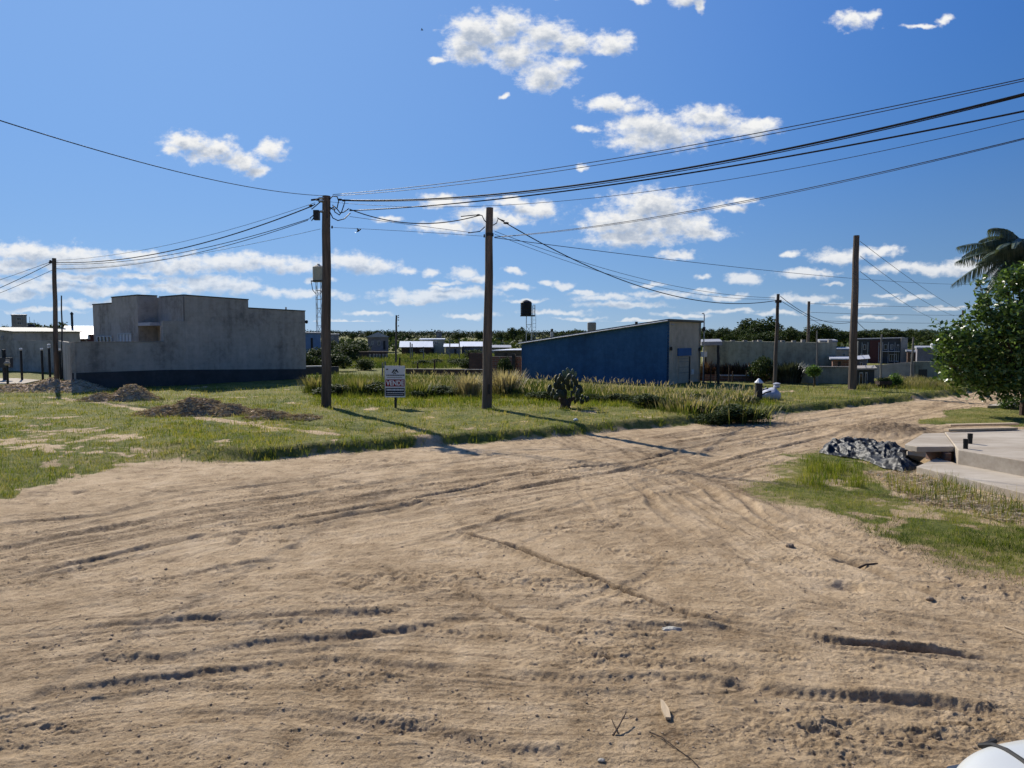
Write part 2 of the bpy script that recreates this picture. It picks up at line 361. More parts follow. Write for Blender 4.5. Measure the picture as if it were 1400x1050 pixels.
M['rubber'] = surf('black rubber', (.018, .018, .018), .7, .2, 5, .1, 30)
M['cable'] = surf('black cable', (.014, .014, .016), .55, .1, 5, 0)
M['wire_thin'] = surf('grey wire', (.05, .055, .07), .5, .1, 5, 0)
M['sign_white'] = surf('sign board white', (.80, .77, .78), .6, .06, 5, 0)
M['sign_red'] = surf('sign red', (.30, .014, .022), .6, .08, 5, 0)
M['sign_dark'] = surf('sign dark', (.018, .018, .03), .6, .05, 5, 0)
M['letter'] = surf('sign lettering', (.88, .85, .86), .6, .05, 5, 0)
M['leaf'] = leafmat('tree leaves', [(.03, .065, .014), (.065, .12, .024), (.11, .185, .038), (.19, .27, .08)], .38, .36, .6)
M['leaf_bg'] = leafmat('distant leaves', [(.02, .035, .012), (.04, .065, .018), (.07, .10, .028), (.10, .12, .035)], .2, .7, .2)
M['leaf_pine'] = leafmat('pine needles', [(.014, .026, .014), (.025, .042, .02), (.04, .06, .026)], .1, .7, .2)
M['leaf_light'] = leafmat('light leaves', [(.06, .12, .02), (.11, .20, .035), (.18, .28, .06)], .4, .5, .4)
M['palm'] = leafmat('palm leaf', [(.05, .075, .04), (.10, .13, .075), (.22, .24, .17)], .2, .35, .6)
M['flax'] = leafmat('flax blades', [(.06, .03, .026), (.10, .045, .036), (.15, .085, .055), (.07, .08, .035)], .25, .5, .4)
M['agave'] = leafmat('dark blades', [(.02, .026, .018), (.035, .045, .028), (.09, .10, .07)], .2, .4, .5)
M['cactus'] = surf('cactus skin', (.045, .058, .028), .55, .4, 5, .2, 40, spec=.4)
M['cactus_young'] = surf('young cactus pads', (.15, .19, .11), .5, .2, 5, .1, 40)
GC = [(.03, .055, .008), (.09, .135, .016), (.19, .235, .026), (.32, .295, .05), (.40, .34, .12), (.52, .43, .24)]
M['grass'] = leafmat('grass blades', GC, .45, .6, .2, attr='tint')
M['tallgrass'] = leafmat('tall grass blades', [(.035, .06, .013), (.08, .115, .022), (.15, .175, .04), (.23, .21, .08), (.33, .27, .16), (.46, .38, .26)], .42, .6, .2, attr='tint')

def wallmat(name, col, dark, light, rough=.88, block=.25, streak=.5):
    m, nt, out = newmat(name); g = N(nt, 'ShaderNodeNewGeometry'); s = N(nt, 'ShaderNodeSeparateXYZ'); L(nt, g.outputs['Position'], s.inputs[0]); v = g.outputs['Position']
    cb = N(nt, 'ShaderNodeCombineXYZ'); L(nt, math_(nt, 'ADD', s.outputs[0], s.outputs[1]), cb.inputs[0]); L(nt, s.outputs[2], cb.inputs[1])
    b = N(nt, 'ShaderNodeTexBrick'); L(nt, cb.outputs[0], b.inputs[0]); b.inputs['Scale'].default_value = 1.25; b.inputs['Mortar Size'].default_value = .012; b.inputs['Mortar Smooth'].default_value = .6
    b.inputs['Color1'].default_value = (.9, .9, .9, 1); b.inputs['Color2'].default_value = (1.08, 1.08, 1.08, 1); b.inputs['Mortar'].default_value = (.82, .82, .82, 1)
    n1 = noise(nt, v, .55, 6, .6); n2 = noise(nt, v, 4, 6, .7); mp = N(nt, 'ShaderNodeMapping'); mp.inputs['Scale'].default_value = (2.6, 2.6, .22); L(nt, v, mp.inputs[0]); n3 = noise(nt, mp.outputs[0], 1.0, 5, .65)
    f = math_(nt, 'ADD', math_(nt, 'MULTIPLY', n1.outputs[0], .5 * (1 - streak) + .2), math_(nt, 'ADD', math_(nt, 'MULTIPLY', n2.outputs[0], .3), math_(nt, 'MULTIPLY', n3.outputs[0], .5 * streak)))
    r = ramp(nt, f, [(.38, dark), (.50, col), (.62, light)])
    c = mixc(nt, block, r.outputs[0], b.outputs[0], 'MULTIPLY')
    top = N(nt, 'ShaderNodeMapRange')
    p = N(nt, 'ShaderNodeBsdfPrincipled'); p.inputs['Roughness'].default_value = rough; p.inputs['Specular IOR Level'].default_value = .25; L(nt, c, p.inputs['Base Color'])
    bp = N(nt, 'ShaderNodeBump'); bp.inputs['Strength'].default_value = .6; bp.inputs['Distance'].default_value = .03; L(nt, math_(nt, 'ADD', n2.outputs[0], math_(nt, 'MULTIPLY', n3.outputs[0], .5)), bp.inputs['Height']); L(nt, bp.outputs[0], p.inputs['Normal'])
    L(nt, p.outputs[0], out.inputs[0]); return m
M['concrete_wall'] = wallmat('grey render', (.42, .37, .31), (.22, .195, .165), (.53, .475, .405), block=.35, streak=.55)
M['blue_wall'] = wallmat('blue painted wall', (.040, .115, .215), (.028, .075, .145), (.06, .145, .26), .8, .3, .5)
M['green_wall'] = wallmat('mossy grey wall', (.33, .32, .235), (.18, .17, .13), (.42, .40, .31), .9, .25, .75)
M['beige_wall'] = wallmat('grey beige wall', (.54, .46, .345), (.40, .34, .25), (.62, .54, .42), .85, .3, .5)
def brickmat(name, c1, c2, mortar, sc):
    m, nt, out = newmat(name)
    g = N(nt, 'ShaderNodeNewGeometry'); s = N(nt, 'ShaderNodeSeparateXYZ'); L(nt, g.outputs['Position'], s.inputs[0])
    cb = N(nt, 'ShaderNodeCombineXYZ'); L(nt, math_(nt, 'ADD', s.outputs[0], s.outputs[1]), cb.inputs[0]); L(nt, s.outputs[2], cb.inputs[1])
    b = N(nt, 'ShaderNodeTexBrick'); L(nt, cb.outputs[0], b.inputs[0]); b.inputs['Scale'].default_value = sc
    for k, c in (('Color1', c1), ('Color2', c2), ('Mortar', mortar)): b.inputs[k].default_value = c + (1,)
    b.inputs['Mortar Size'].default_value = .03
    n = noise(nt, g.outputs['Position'], 2, 5); col = mixc(nt, math_(nt, 'MULTIPLY', n.outputs[0], .7), b.outputs[0], tuple(c * .4 for c in c1))
    p = N(nt, 'ShaderNodeBsdfPrincipled'); p.inputs['Roughness'].default_value = .9; L(nt, col, p.inputs['Base Color'])
    bp = N(nt, 'ShaderNodeBump'); bp.inputs['Strength'].default_value = .5; bp.inputs['Distance'].default_value = .02; L(nt, b.outputs['Fac'], bp.inputs['Height']); bp.invert = True
    L(nt, bp.outputs[0], p.inputs['Normal']); L(nt, p.outputs[0], out.inputs[0]); return m
M['brick'] = brickmat('hollow brick', (.20, .085, .055), (.28, .13, .085), (.24, .21, .18), 2.2)
M['brick_dark'] = brickmat('dark brick', (.11, .06, .045), (.15, .08, .06), (.10, .085, .07), 2.5)
def glassmat():
    m, nt, out = newmat('window glass'); b = N(nt, 'ShaderNodeBsdfPrincipled')
    b.inputs['Base Color'].default_value = (.02, .024, .03, 1); b.inputs['Roughness'].default_value = .08; L(nt, b.outputs[0], out.inputs[0]); return m
M['glass'] = glassmat()

# ------------------------------------------------------------------ mesh helpers
def link(name, me, mat, parent=None, loc=None):
    o = bpy.data.objects.new(name, me); C.objects.link(o)
    if mat is not None and not me.materials: me.materials.append(M[mat] if isinstance(mat, str) else mat)
    if parent: o.parent = parent
    if loc is not None: o.location = loc
    return o
def tag(o, label=None, cat=None, group=None, kind=None):
    if label: o['label'] = label
    if cat: o['category'] = cat
    if group: o['group'] = group
    if kind: o['kind'] = kind
    return o
def thing(name, label, cat, loc, group=None):
    o = bpy.data.objects.new(name, None); C.objects.link(o); o.location = loc; o.empty_display_size = .3
    return tag(o, label, cat, group)
class MB:
    def __init__(s): s.v = []; s.f = []
    def add(s, vs, fs):
        b = len(s.v); s.v += [tuple(v) for v in vs]; s.f += [tuple(i + b for i in f) for f in fs]; return s
    def hexa(s, p):   # 4 bottom + 4 top, counter-clockwise
        return s.add(p, [(3,2,1,0),(4,5,6,7),(0,1,5,4),(1,2,6,5),(2,3,7,6),(3,0,4,7)])
    def box(s, x0, x1, y0, y1, z0, z1):
        return s.hexa([(x0,y0,z0),(x1,y0,z0),(x1,y1,z0),(x0,y1,z0),(x0,y0,z1),(x1,y0,z1),(x1,y1,z1),(x0,y1,z1)])
    def slab(s, a, b, th, z0a, z1a, z0b=None, z1b=None, side=1):
        """a wall from plan point a to b, thickness th to its back"""
        a = Vector((a[0], a[1], 0)); b = Vector((b[0], b[1], 0)); d = (b - a).normalized(); n = Vector((-d.y, d.x, 0)) * th * side
        z0b = z0a if z0b is None else z0b; z1b = z1a if z1b is None else z1b
        def p(q, z): return (q.x, q.y, z)
        pts = [p(a, z0a), p(b, z0b), p(b + n, z0b), p(a + n, z0a), p(a, z1a), p(b, z1b), p(b + n, z1b), p(a + n, z1a)]
        return s.hexa(pts)
    def prism(s, poly, z0, z1):
        n = len(poly); vs = [(x, y, z0) for x, y in poly] + [(x, y, z1) for x, y in poly]
        return s.add(vs, [tuple(range(n - 1, -1, -1)), tuple(range(n, 2 * n))] + [(i, (i + 1) % n, n + (i + 1) % n, n + i) for i in range(n)])
    def tube(s, pts, rad, n=8, cap=True):
        pts = [Vector(p) for p in pts]; m = len(pts); rad = rad if isinstance(rad, (list, tuple)) else [rad] * m
        b = len(s.v); ref = None
        for i, p in enumerate(pts):
            d = (pts[min(i + 1, m - 1)] - pts[max(i - 1, 0)]).normalized()
            if ref is None: ref = Vector((0, 0, 1)) if abs(d.z) < .9 else Vector((1, 0, 0))
            u = d.cross(ref).normalized(); w = d.cross(u).normalized(); ref = -w if w.length > 0 else ref
            ref = u.cross(d) if u.length > 0 else ref
            for k in range(n):
                a = 2 * math.pi * k / n; s.v.append(tuple(p + (u * math.cos(a) + w * math.sin(a)) * rad[i]))
        for i in range(m - 1):
            for k in range(n):
                s.f.append((b + i * n + k, b + i * n + (k + 1) % n, b + (i + 1) * n + (k + 1) % n, b + (i + 1) * n + k))
        if cap:
            s.f.append(tuple(b + k for k in range(n))); s.f.append(tuple(b + (m - 1) * n + k for k in range(n - 1, -1, -1)))
        return s
    def lathe(s, c, prof, n=16):
        b = len(s.v)
        for r, z in prof:
            for k in range(n): a = 2 * math.pi * k / n; s.v.append((c[0] + r * math.cos(a), c[1] + r * math.sin(a), c[2] + z))
        for i in range(len(prof) - 1):
            for k in range(n): s.f.append((b + i * n + k, b + i * n + (k + 1) % n, b + (i + 1) * n + (k + 1) % n, b + (i + 1) * n + k))
        s.f.append(tuple(b + k for k in range(n - 1, -1, -1))); s.f.append(tuple(b + (len(prof) - 1) * n + k for k in range(n)))
        return s
    def ell(s, c, r, rot=None, n=8, m=6):
        b = len(s.v); rot = rot or Matrix.Identity(3)
        for i in range(m + 1):
            t = math.pi * i / m
            for k in range(n):
                a = 2 * math.pi * k / n
                p = rot @ Vector((r[0] * math.sin(t) * math.cos(a), r[1] * math.sin(t) * math.sin(a), r[2] * math.cos(t))); s.v.append(tuple(p + Vector(c)))
        for i in range(m):
            for k in range(n): s.f.append((b + i * n + k, b + (i + 1) * n + k, b + (i + 1) * n + (k + 1) % n, b + i * n + (k + 1) % n))
        return s
    def build(s, name, mat, parent=None, smooth=False, org=None, bevel=0):
        o0 = Vector(org) if org is not None else (parent['_org'] if False else None)
        if o0 is None:
            o0 = Vector((0, 0, 0)); q = parent
            while q is not None: o0 += Vector(q.location); q = q.parent
        me = bpy.data.meshes.new(name); me.from_pydata([tuple(Vector(v) - o0) for v in s.v], [], s.f); me.update()
        if smooth: me.polygons.foreach_set('use_smooth', [True] * len(me.polygons))
        o = link(name, me, mat, parent, None if parent else o0)
        if bevel:
            b = o.modifiers.new('bevel', 'BEVEL'); b.width = bevel; b.segments = 2; b.limit_method = 'ANGLE'
        return o
def npmesh(name, V, Fc, mat, parent=None, smooth=False, attrs=None, org=(0, 0, 0)):
    V = np.asarray(V, np.float32).reshape(-1, 3) - np.array(org, np.float32); Fc = np.asarray(Fc, np.int32); k = Fc.shape[1]
    me = bpy.data.meshes.new(name); me.vertices.add(len(V)); me.vertices.foreach_set('co', V.ravel())
    me.loops.add(Fc.size); me.loops.foreach_set('vertex_index', Fc.ravel())
    me.polygons.add(len(Fc)); me.polygons.foreach_set('loop_start', np.arange(0, Fc.size, k, dtype=np.int32))
    me.polygons.foreach_set('use_smooth', np.full(len(Fc), smooth))
    me.update(calc_edges=True)
    for an, av in (attrs or {}).items():
        a = me.attributes.new(an, 'FLOAT', 'POINT'); a.data.foreach_set('value', np.asarray(av, np.float32))
    me.validate()
    return link(name, me, mat, parent, None if parent else org)
def copy_tree(o, parent=None, loc=None, rz=None, sc=None):
    c = o.copy(); C.objects.link(c); c.parent = parent
    if loc is not None: c.location = loc
    if rz is not None: c.rotation_euler = (0, 0, rz)
    if sc is not None: c.scale = sc
    for ch in o.children: copy_tree(ch, c)
    return c

# ------------------------------------------------------------------ ground and road
py = np.concatenate([np.arange(2000, 640, -25.), np.arange(640, 120, -.95), np.arange(120, 40, -1.0), np.arange(40, 4, -1.5), np.array([4, 3, 2, 1.2, .8])])
Ys = CH * F / py
tc = np.concatenate([-np.linspace(2.6, 1.05, 40)[:-1], np.linspace(-1.05, -.8, 60)[:-1], np.linspace(-.8, .8, 900)[:-1], np.linspace(.8, 1.05, 60)[:-1], np.linspace(1.05, 2.6, 40)])
GX = (Ys[:, None] * tc[None, :]); GY = np.repeat(Ys[:, None], len(tc), 1)
gx = GX.ravel(); gy = GY.ravel()
gh, gg, gd, gsd = surface(gx, gy)
nr, nc = GX.shape
ii = np.arange(nr - 1)[:, None] * nc + np.arange(nc - 1)[None, :]
quads = np.stack([ii, ii + 1, ii + nc + 1, ii + nc], -1).reshape(-1, 4)
V = np.stack([gx, gy, gh], 1)
p1v = sdist(PATCH, gx, gy); p2v = sdist(PATCH2, gx, gy)
isr = (np.maximum(np.maximum(gsd, p1v), p2v) < 0)[quads[:, 0]] & (gy < 45)[quads[:, 0]]
def sub(q, name, label):
    u, inv = np.unique(q.ravel(), return_inverse=True)
    o = npmesh(name, V[u], inv.reshape(-1, 4), 'ground', None, True, {'grass': gg[u], 'damp_shade': gd[u]})
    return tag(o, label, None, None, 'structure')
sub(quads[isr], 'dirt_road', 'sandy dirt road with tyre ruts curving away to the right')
sub(quads[~isr], 'ground', 'grassy ground of the vacant lot and verges')
bk = MB(); bk.add([(-300, -60, -.02), (300, -60, -.02), (300, CH * F / 2000, -.02), (-300, CH * F / 2000, -.02)], [(0, 1, 2, 3)])
tag(bk.build('ground', 'ground'), 'sandy ground behind the viewer', None, None, 'structure')

# ------------------------------------------------------------------ grass
def blades(x, y, z, h, w, lean, tint, n2=True):
    n = len(x); a = R.uniform(0, 2 * np.pi, n); dx = np.cos(a); dy = np.sin(a)
    b = R.uniform(0, 2 * np.pi, n); lx = np.cos(b) * lean * h; ly = np.sin(b) * lean * h
    P = np.stack([x, y, z - .01], 1); W = np.stack([dx * w / 2, dy * w / 2, 0 * w], 1)
    T = P + np.stack([lx, ly, h], 1)
    if not n2:
        V = np.stack([P - W, P + W, T], 1).reshape(-1, 3); Fc = np.arange(3 * n).reshape(-1, 3)
        return V, Fc, np.repeat(tint, 3)
    Mid = P + np.stack([lx * .3, ly * .3, h * .6], 1)
    V = np.stack([P - W, P + W, Mid + W * .7, Mid - W * .7, T + W * .12, T - W * .12], 1).reshape(-1, 3)
    i = np.arange(n)[:, None] * 6; Fc = np.concatenate([i + np.array([[0, 1, 2, 3]]), i + np.array([[3, 2, 4, 5]])], 0)
    return V, Fc, np.repeat(tint, 6)
def scatter_px(n, x0, x1, y0, y1, z=.15):
    px = R.uniform(x0, x1, n); pyy = R.uniform(y0, y1, n)
    cx = (px - 700) / F; cy = (525 - pyy) / F
    dy = math.cos(PITCH) + cy * math.sin(PITCH); dz = -math.sin(PITCH) + cy * math.cos(PITCH)
    t = (z - CH) / dz; return cx * t, dy * t
def smp(x, y):
    return surface(x, y)
# short turf
x, y = scatter_px(430000, -120, 1520, 531, 800)
k = np.maximum(np.maximum(sdist(LOT, x, y), sdist(PATCH, x, y)), sdist(PATCH2, x, y)) > -.6; x, y = x[k], y[k]
h_, g_, d_, s_ = smp(x, y)
cl = fbm(x * 2.3, y * 2.3, 91, 3); keep = R.uniform(0, 1, len(x)) < np.clip(g_ * (.75 + 1.1 * cl), 0, 1)
x, y, h_, g_, cl, s_ = [q[keep] for q in (x, y, h_, g_, cl, s_)]
onlot = s_ > 0
big = sst(20, 26, y) * onlot
hh = R.uniform(.025, .065, len(x)) * (1 + .7 * np.clip(cl, -1, 1)) * (1 + 1.6 * big) + .05 * sst(.25, .5, fbm(x * .9, y * .9, 95, 3)) * R.uniform(0, 1, len(x))
ww = np.maximum(.006, y * .00055)
dry = fbm(x * .55 + 3, y * .55, 96, 4)
tint = np.clip(.44 + .75 * dry + .3 * fbm(x * 1.8, y * 1.8, 98, 3) + R.normal(0, .14, len(x)) + .10 * big - .05, 0, 1)
V1, F1, t1 = blades(x, y, h_, hh, ww, R.uniform(.1, .9, len(x)), tint, False)
tag(npmesh('grass', V1, F1, 'grass', None, False, {'tint': t1}), 'short green turf over the vacant lot and verges', 'grass', None, 'stuff')
# rough taller tufts in the near verge, right patch and lot edge
def tufts(n, area, hlo, hhi, nb, tlo, thi, spread=.09, cond=None):
    x, y = scatter_px(n, *area)
    if cond is not None:
        k = cond(x, y); x, y = x[k], y[k]
    sc = R.uniform(.6, 1.2, len(x)); tb = R.uniform(tlo, thi, len(x))
    x = np.repeat(x, nb) + R.normal(0, spread, len(x) * nb); y = np.repeat(y, nb) + R.normal(0, spread, len(y) * nb)
    sc = np.repeat(sc, nb); tb = np.repeat(tb, nb)
    h = R.uniform(hlo, hhi, len(x)) * sc; z = surface(x, y)[0]
    return blades(x, y, z, h, np.maximum(.006, y * .0007), R.uniform(.05, .55, len(x)), np.clip(tb + R.normal(0, .1, len(x)), 0, 1))
def cat3(l):
    V = []; Fs = []; T = []; b = 0
    for v, f, t in l: V.append(v); Fs.append(f + b); T.append(t); b += len(v)
    return np.concatenate(V), np.concatenate(Fs), np.concatenate(T)
inpatch = lambda x, y: sdist(PATCH, x, y) > .15
indeb = lambda x, y: (sdist(DEBRIS, x, y) > -.1)
inlot = lambda x, y: sdist(LOT, x, y) > .25
lst = [tufts(2200, (-40, 420, 556, 672), .04, .11, 9, .15, .8, .07, lambda x, y: surface(x, y)[1] > .45), tufts(420, (1030, 1420, 610, 780), .03, .09, 12, .25, .6, .06, lambda x, y: inpatch(x, y)),
       tufts(70, (1100, 1180, 622, 655), .10, .22, 16, .15, .55, .06, inpatch),
       tufts(150, (1190, 1440, 645, 715), .08, .26, 14, .1, .6, .08, indeb), tufts(260, (1185, 1440, 640, 720), .05, .22, 5, .7, 1.0, .12, indeb),
       tufts(1500, (200, 1300, 548, 625), .05, .15, 9, .2, .9, .07, inlot), tufts(2600, (330, 1120, 560, 632), .06, .17, 10, .15, .6, .05, lambda x, y: np.abs(sdist(LOT, x, y) - .22) < .22),
       tufts(1500, (430, 1060, 540, 560), .06, .20, 9, .15, .6, .12, inlot)]
lst.append(tufts(1300, (330, 1130, 556, 600), .03, .08, 10, .8, 1.0, .12, lambda x, y: inlot(x, y) & (fbm(x * .75 + 7, y * .75, 131, 4, .6) > .12)))
Vt, Ft, Tt = cat3(lst)
tag(npmesh('grass_tufts', Vt, Ft, 'grass', None, False, {'tint': Tt}), 'coarse tufts of grass and dry stalks on the verges', 'grass', None, 'stuff')
# tall weeds across the back of the lot
front = gl([(418, 540), (460, 545), (560, 546), (600, 541), (700, 546), (760, 550), (840, 552), (900, 561), (960, 572), (1000, 570), (1040, 562), (1046, 548), (1030, 535)], .2)
band = np.vstack([front, gl([(1036, 541), (960, 540), (912, 537), (840, 531), (713, 524), (660, 520), (560, 517), (418, 515)], .2)])
MEAD = np.vstack([gl([(418, 505), (560, 504), (672, 504)], .2), [[-1.0, 105], [-30, 105]]])
def tall(n, poly, area, hlo, hhi, tb, nb=1):
    x, y = scatter_px(n, *area, .2)
    sd = sdist(poly, x, y) + .5 * fbm(x * .7, y * .7, 12, 3); k = sd > 0
    x, y, sd = x[k], y[k], sd[k]
    c = fbm(x * .6, y * .6, 14, 3) - .55 * sst(1.5, 5, x); c2 = fbm(x * 1.9, y * 1.9, 15, 2)
    k = R.uniform(0, 1, len(x)) < np.clip(.65 + 1.2 * c2, .1, 1); x, y, sd, c, c2 = [q[k] for q in (x, y, sd, c, c2)]
    h = R.uniform(hlo, hhi, len(x)) * (1 + .55 * np.clip(c, -1, 1)) * (.45 + .55 * sst(0, 1.2, sd)) * (1 + .3 * c2)
    z = base_h(x, y)
    dr = fbm(x * .35 + 9, y * .35, 16, 3)
    t = np.clip(tb + .6 * dr + R.normal(0, .14, len(x)), 0, 1)
    return blades(x, y, z, h, np.maximum(.008, y * .0007), R.uniform(.02, .45, len(x)), t)
l2 = [tall(110000, band, (410, 1060, 508, 580), .14, .44, .32)]
Vt, Ft, Tt = cat3(l2)
# seed heads: pale feathery tips
def heads(n, poly, area, hlo, hhi):
    x, y = scatter_px(n, *area, .2); k = sdist(poly, x, y) > .2; x, y = x[k], y[k]; z = base_h(x, y)
    h = R.uniform(hlo, hhi, len(x)); m = len(x)
    A = blades(x, y, z, h, np.maximum(.006, y * .0004), R.uniform(.05, .3, m), np.full(m, .62))
    tip = A[0].reshape(-1, 6, 3)[:, 4]; B = blades(tip[:, 0], tip[:, 1], tip[:, 2] - .02, R.uniform(.10, .2, m), np.full(m, .035), R.uniform(.2, .9, m), R.uniform(.8, 1, m))
    return cat3([A, B])
l2 += [heads(4200, band, (560, 1050, 508, 570), .22, .46), tall(36000, MEAD, (416, 676, 486, 505), .12, .40, .30)]
Vt, Ft, Tt = cat3(l2)
tag(npmesh('tall_grass', Vt, Ft, 'tallgrass', None, False, {'tint': Tt}), 'tall seeding grass and weeds across the back of the lot', 'grass', None, 'stuff')
# far verge grass on the right side of the road
VR = gl([(1170, 533), (1215, 531), (1290, 535), (1310, 533), (1300, 521), (1200, 521)], .2)
Vt, Ft, Tt = cat3([tall(16000, VR, (1165, 1315, 518, 538), .25, .55, .55)])
tag(npmesh('dry_grass', Vt, Ft, 'tallgrass', None, False, {'tint': Tt}), 'brownish dry grass at the foot of the far right walls', 'grass', None, 'stuff')
# two pale feathery clumps beside the second pole and others
def clump(px, py_, h, n, spread, tl, th, label, name='grass_clump', cat='grass clump', group='large grass clumps in the lot'):
    p = gnd(px, py_, .2); z = hz(p.x, p.y)
    x = p.x + R.normal(0, spread, n); y = p.y + R.normal(0, spread * .8, n)
    hh = R.uniform(.55, 1.0, n) * h; a = np.arctan2(y - p.y, x - p.x); ln = R.uniform(.1, .55, n)
    P = np.stack([x, y, np.full(n, z - .02)], 1); d = np.stack([np.cos(a), np.sin(a), np.zeros(n)], 1); o = np.stack([-np.sin(a), np.cos(a), np.zeros(n)], 1)
    w = np.full((n, 1), .022)
    S = [0, .35, .7, 1.0]; rows = []
    for i, s in enumerate(S):
        c = P + d * (ln * hh * s ** 2)[:, None] + np.array([0, 0, 1]) * (hh * (s - .18 * ln * s * s))[:, None]
        ww_ = w * [.7, 1, 1.3, .15][i]; rows += [c - o * ww_ / 2, c + o * ww_ / 2]
    V = np.stack(rows, 1).reshape(-1, 3); i0 = np.arange(n)[:, None] * 8
    Fc = np.concatenate([i0 + np.array([[2 * k, 2 * k + 1, 2 * k + 3, 2 * k + 2]]) for k in range(3)], 0)
    tt = np.repeat(np.clip(R.uniform(tl, th, n), 0, 1), 8).reshape(-1, 8).copy(); tt[:, 4:] = np.clip(tt[:, 4:] + .3, 0, 1); 
    o_ = npmesh(name, V, Fc, 'tallgrass', None, False, {'tint': tt.ravel()}, org=(p.x, p.y, z))
    tag(o_, label, cat, group)
clump(641, 544, 1.0, 420, .22, .45, .95, 'pale feathery clump of tall grass just left of the second utility pole')
clump(690, 541, 1.15, 520, .30, .4, .9, 'larger pale feathery grass clump just right of the second utility pole')
clump(490, 540, .8, 300, .35, .1, .5, 'dark green grass clump behind the first utility pole')
clump(572, 543, .7, 260, .28, .0, .3, 'dark low clump of weeds right of the for sale sign')
clump(1012, 566, .62, 420, .5, .02, .35, 'dense green grass clump at the road edge before the white sack')
clump(940, 563, .5, 300, .5, .1, .6, 'brownish green grass clump by the road in front of the blue building')
clump(432, 538, .8, 260, .25, .2, .5, 'green grass clump against the right end of the grey house')

# ------------------------------------------------------------------ loose clods on the road
def lumps(x, y, z, r, flat=.6):
    n = len(x); ico = np.array([(0,0,1),(.89,0,.45),(.28,.85,.45),(-.72,.53,.45),(-.72,-.53,.45),(.28,-.85,.45),(.72,.53,-.45),(-.28,.85,-.45),(-.89,0,-.45),(-.28,-.85,-.45),(.72,-.53,-.45),(0,0,-1)])
    fc = np.array([(0,1,2),(0,2,3),(0,3,4),(0,4,5),(0,5,1),(1,6,2),(2,7,3),(3,8,4),(4,9,5),(5,10,1),(6,7,2),(7,8,3),(8,9,4),(9,10,5),(10,6,1),(11,7,6),(11,8,7),(11,9,8),(11,10,9),(11,6,10)])
    V = ico[None] * (1 + R.uniform(-.5, .5, (n, 12, 1))) * r[:, None, None] * np.array([1, 1, flat])
    a = R.uniform(0, 6.28, n); c, s = np.cos(a)[:, None], np.sin(a)[:, None]
    X = V[:, :, 0] * c * 1.3 - V[:, :, 1] * s; Y = V[:, :, 0] * s * 1.3 + V[:, :, 1] * c
    V = np.stack([X + x[:, None], Y + y[:, None], V[:, :, 2] + z[:, None]], -1).reshape(-1, 3)
    return V, (fc[None] + np.arange(n)[:, None, None] * 12).reshape(-1, 3)
x, y = scatter_px(20000, -60, 1460, 585, 1100, 0)
hS, gS, dS, sS = surface(x, y)
pr = (.02 + .3 * sst(.1, .4, fbm(x * 1.1, y * 1.6, 101, 3)) + .9 * dS) * (1 - gS)
k = R.uniform(0, 1, len(x)) < pr * .9
x, y, hS = x[k], y[k], hS[k]
r = np.minimum(R.lognormal(math.log(.0042), .45, len(x)), .010) * (1 + y * .03)
Vc, Fc_ = lumps(x, y, hS + r * .15, r)
tag(npmesh('soil_clods', Vc, Fc_, 'clod', None, False), 'loose clods and crumbs of soil on the dirt road', 'soil clods', None, 'stuff')
# ------------------------------------------------------------------ plan helpers
CP = math.cos(PITCH)
def K(px, py_=480):
    d = ray(px, py_); return d.x / d.y
def pt(px, Y, py_=480): return (K(px, py_) * Y, Y)
def onl(px, A, B, py_=480):
    k = K(px, py_); dx, dy = B[0] - A[0], B[1] - A[1]; t = (k * A[1] - A[0]) / (dx - k * dy); return (A[0] + dx * t, A[1] + dy * t)
def Z(py_, Y): return at(700, py_, Y).z
def along(px, A, d): return onl(px, A, (A[0] + d[0], A[1] + d[1]))
def fb(mb, A, B, px0, px1, py0, py1, proud=.03, deep=.05):
    """a flat box on the wall line A-B covering pixels px0..px1, py0(top)..py1(bottom)"""
    p = onl(px0, A, B); q = onl(px1, A, B)
    d = Vector((q[0] - p[0], q[1] - p[1], 0)).normalized(); n = Vector((-d.y, d.x, 0))
    if n.y > 0: n = -n
    zt0, zt1, zb0, zb1 = Z(py0, p[1]), Z(py0, q[1]), Z(py1, p[1]), Z(py1, q[1])
    zt = (zt0 + zt1) / 2; zb = (zb0 + zb1) / 2
    P = Vector((p[0], p[1], 0)); Q = Vector((q[0], q[1], 0)); a = P + n * proud; b = Q + n * proud; c = Q - n * deep; e = P - n * deep
    return mb.hexa([(a.x, a.y, zb), (b.x, b.y, zb), (c.x, c.y, zb), (e.x, e.y, zb), (a.x, a.y, zt), (b.x, b.y, zt), (c.x, c.y, zt), (e.x, e.y, zt)])

# ------------------------------------------------------------------ grey rendered house
A = pt(254, 33.0); B = pt(418, 38.0)
u = Vector((B[0] - A[0], B[1] - A[1])).normalized(); w = Vector((-u.y, u.x))
a224 = along(224, A, -u); p217 = along(217, A, w); p190 = along(190, p217, -u); p155 = along(155, p190, w); p129 = along(129, p155, w)
b341 = along(341, A, u)
hs = thing('grey_house', 'unpainted grey rendered house with parapets and dark tarred base, left of the first utility pole', 'house', (A[0], A[1], .15))
wl = MB()
back = 7.0
def ex(p, d, s): return (p[0] + d.x * s, p[1] + d.y * s)
zt = Z(404, 33)
def poly_wall(mb, pts, zb, ztops):
    n = len(pts); vs = [(p[0], p[1], zb) for p in pts] + [(p[0], p[1], z) for p, z in zip(pts, ztops)]
    mb.add(vs, [tuple(range(n - 1, -1, -1)), tuple(range(n, 2 * n))] + [(i, (i + 1) % n, n + (i + 1) % n, n + i) for i in range(n)])
zB0, zB1 = Z(410.2, b341[1]), Z(421.6, b341[1]); zB2 = Z(425.7, B[1])
poly_wall(wl, [A, b341, ex(b341, w, back), ex(A, w, back)], -.3, [zt, zB0, zB0, zt])
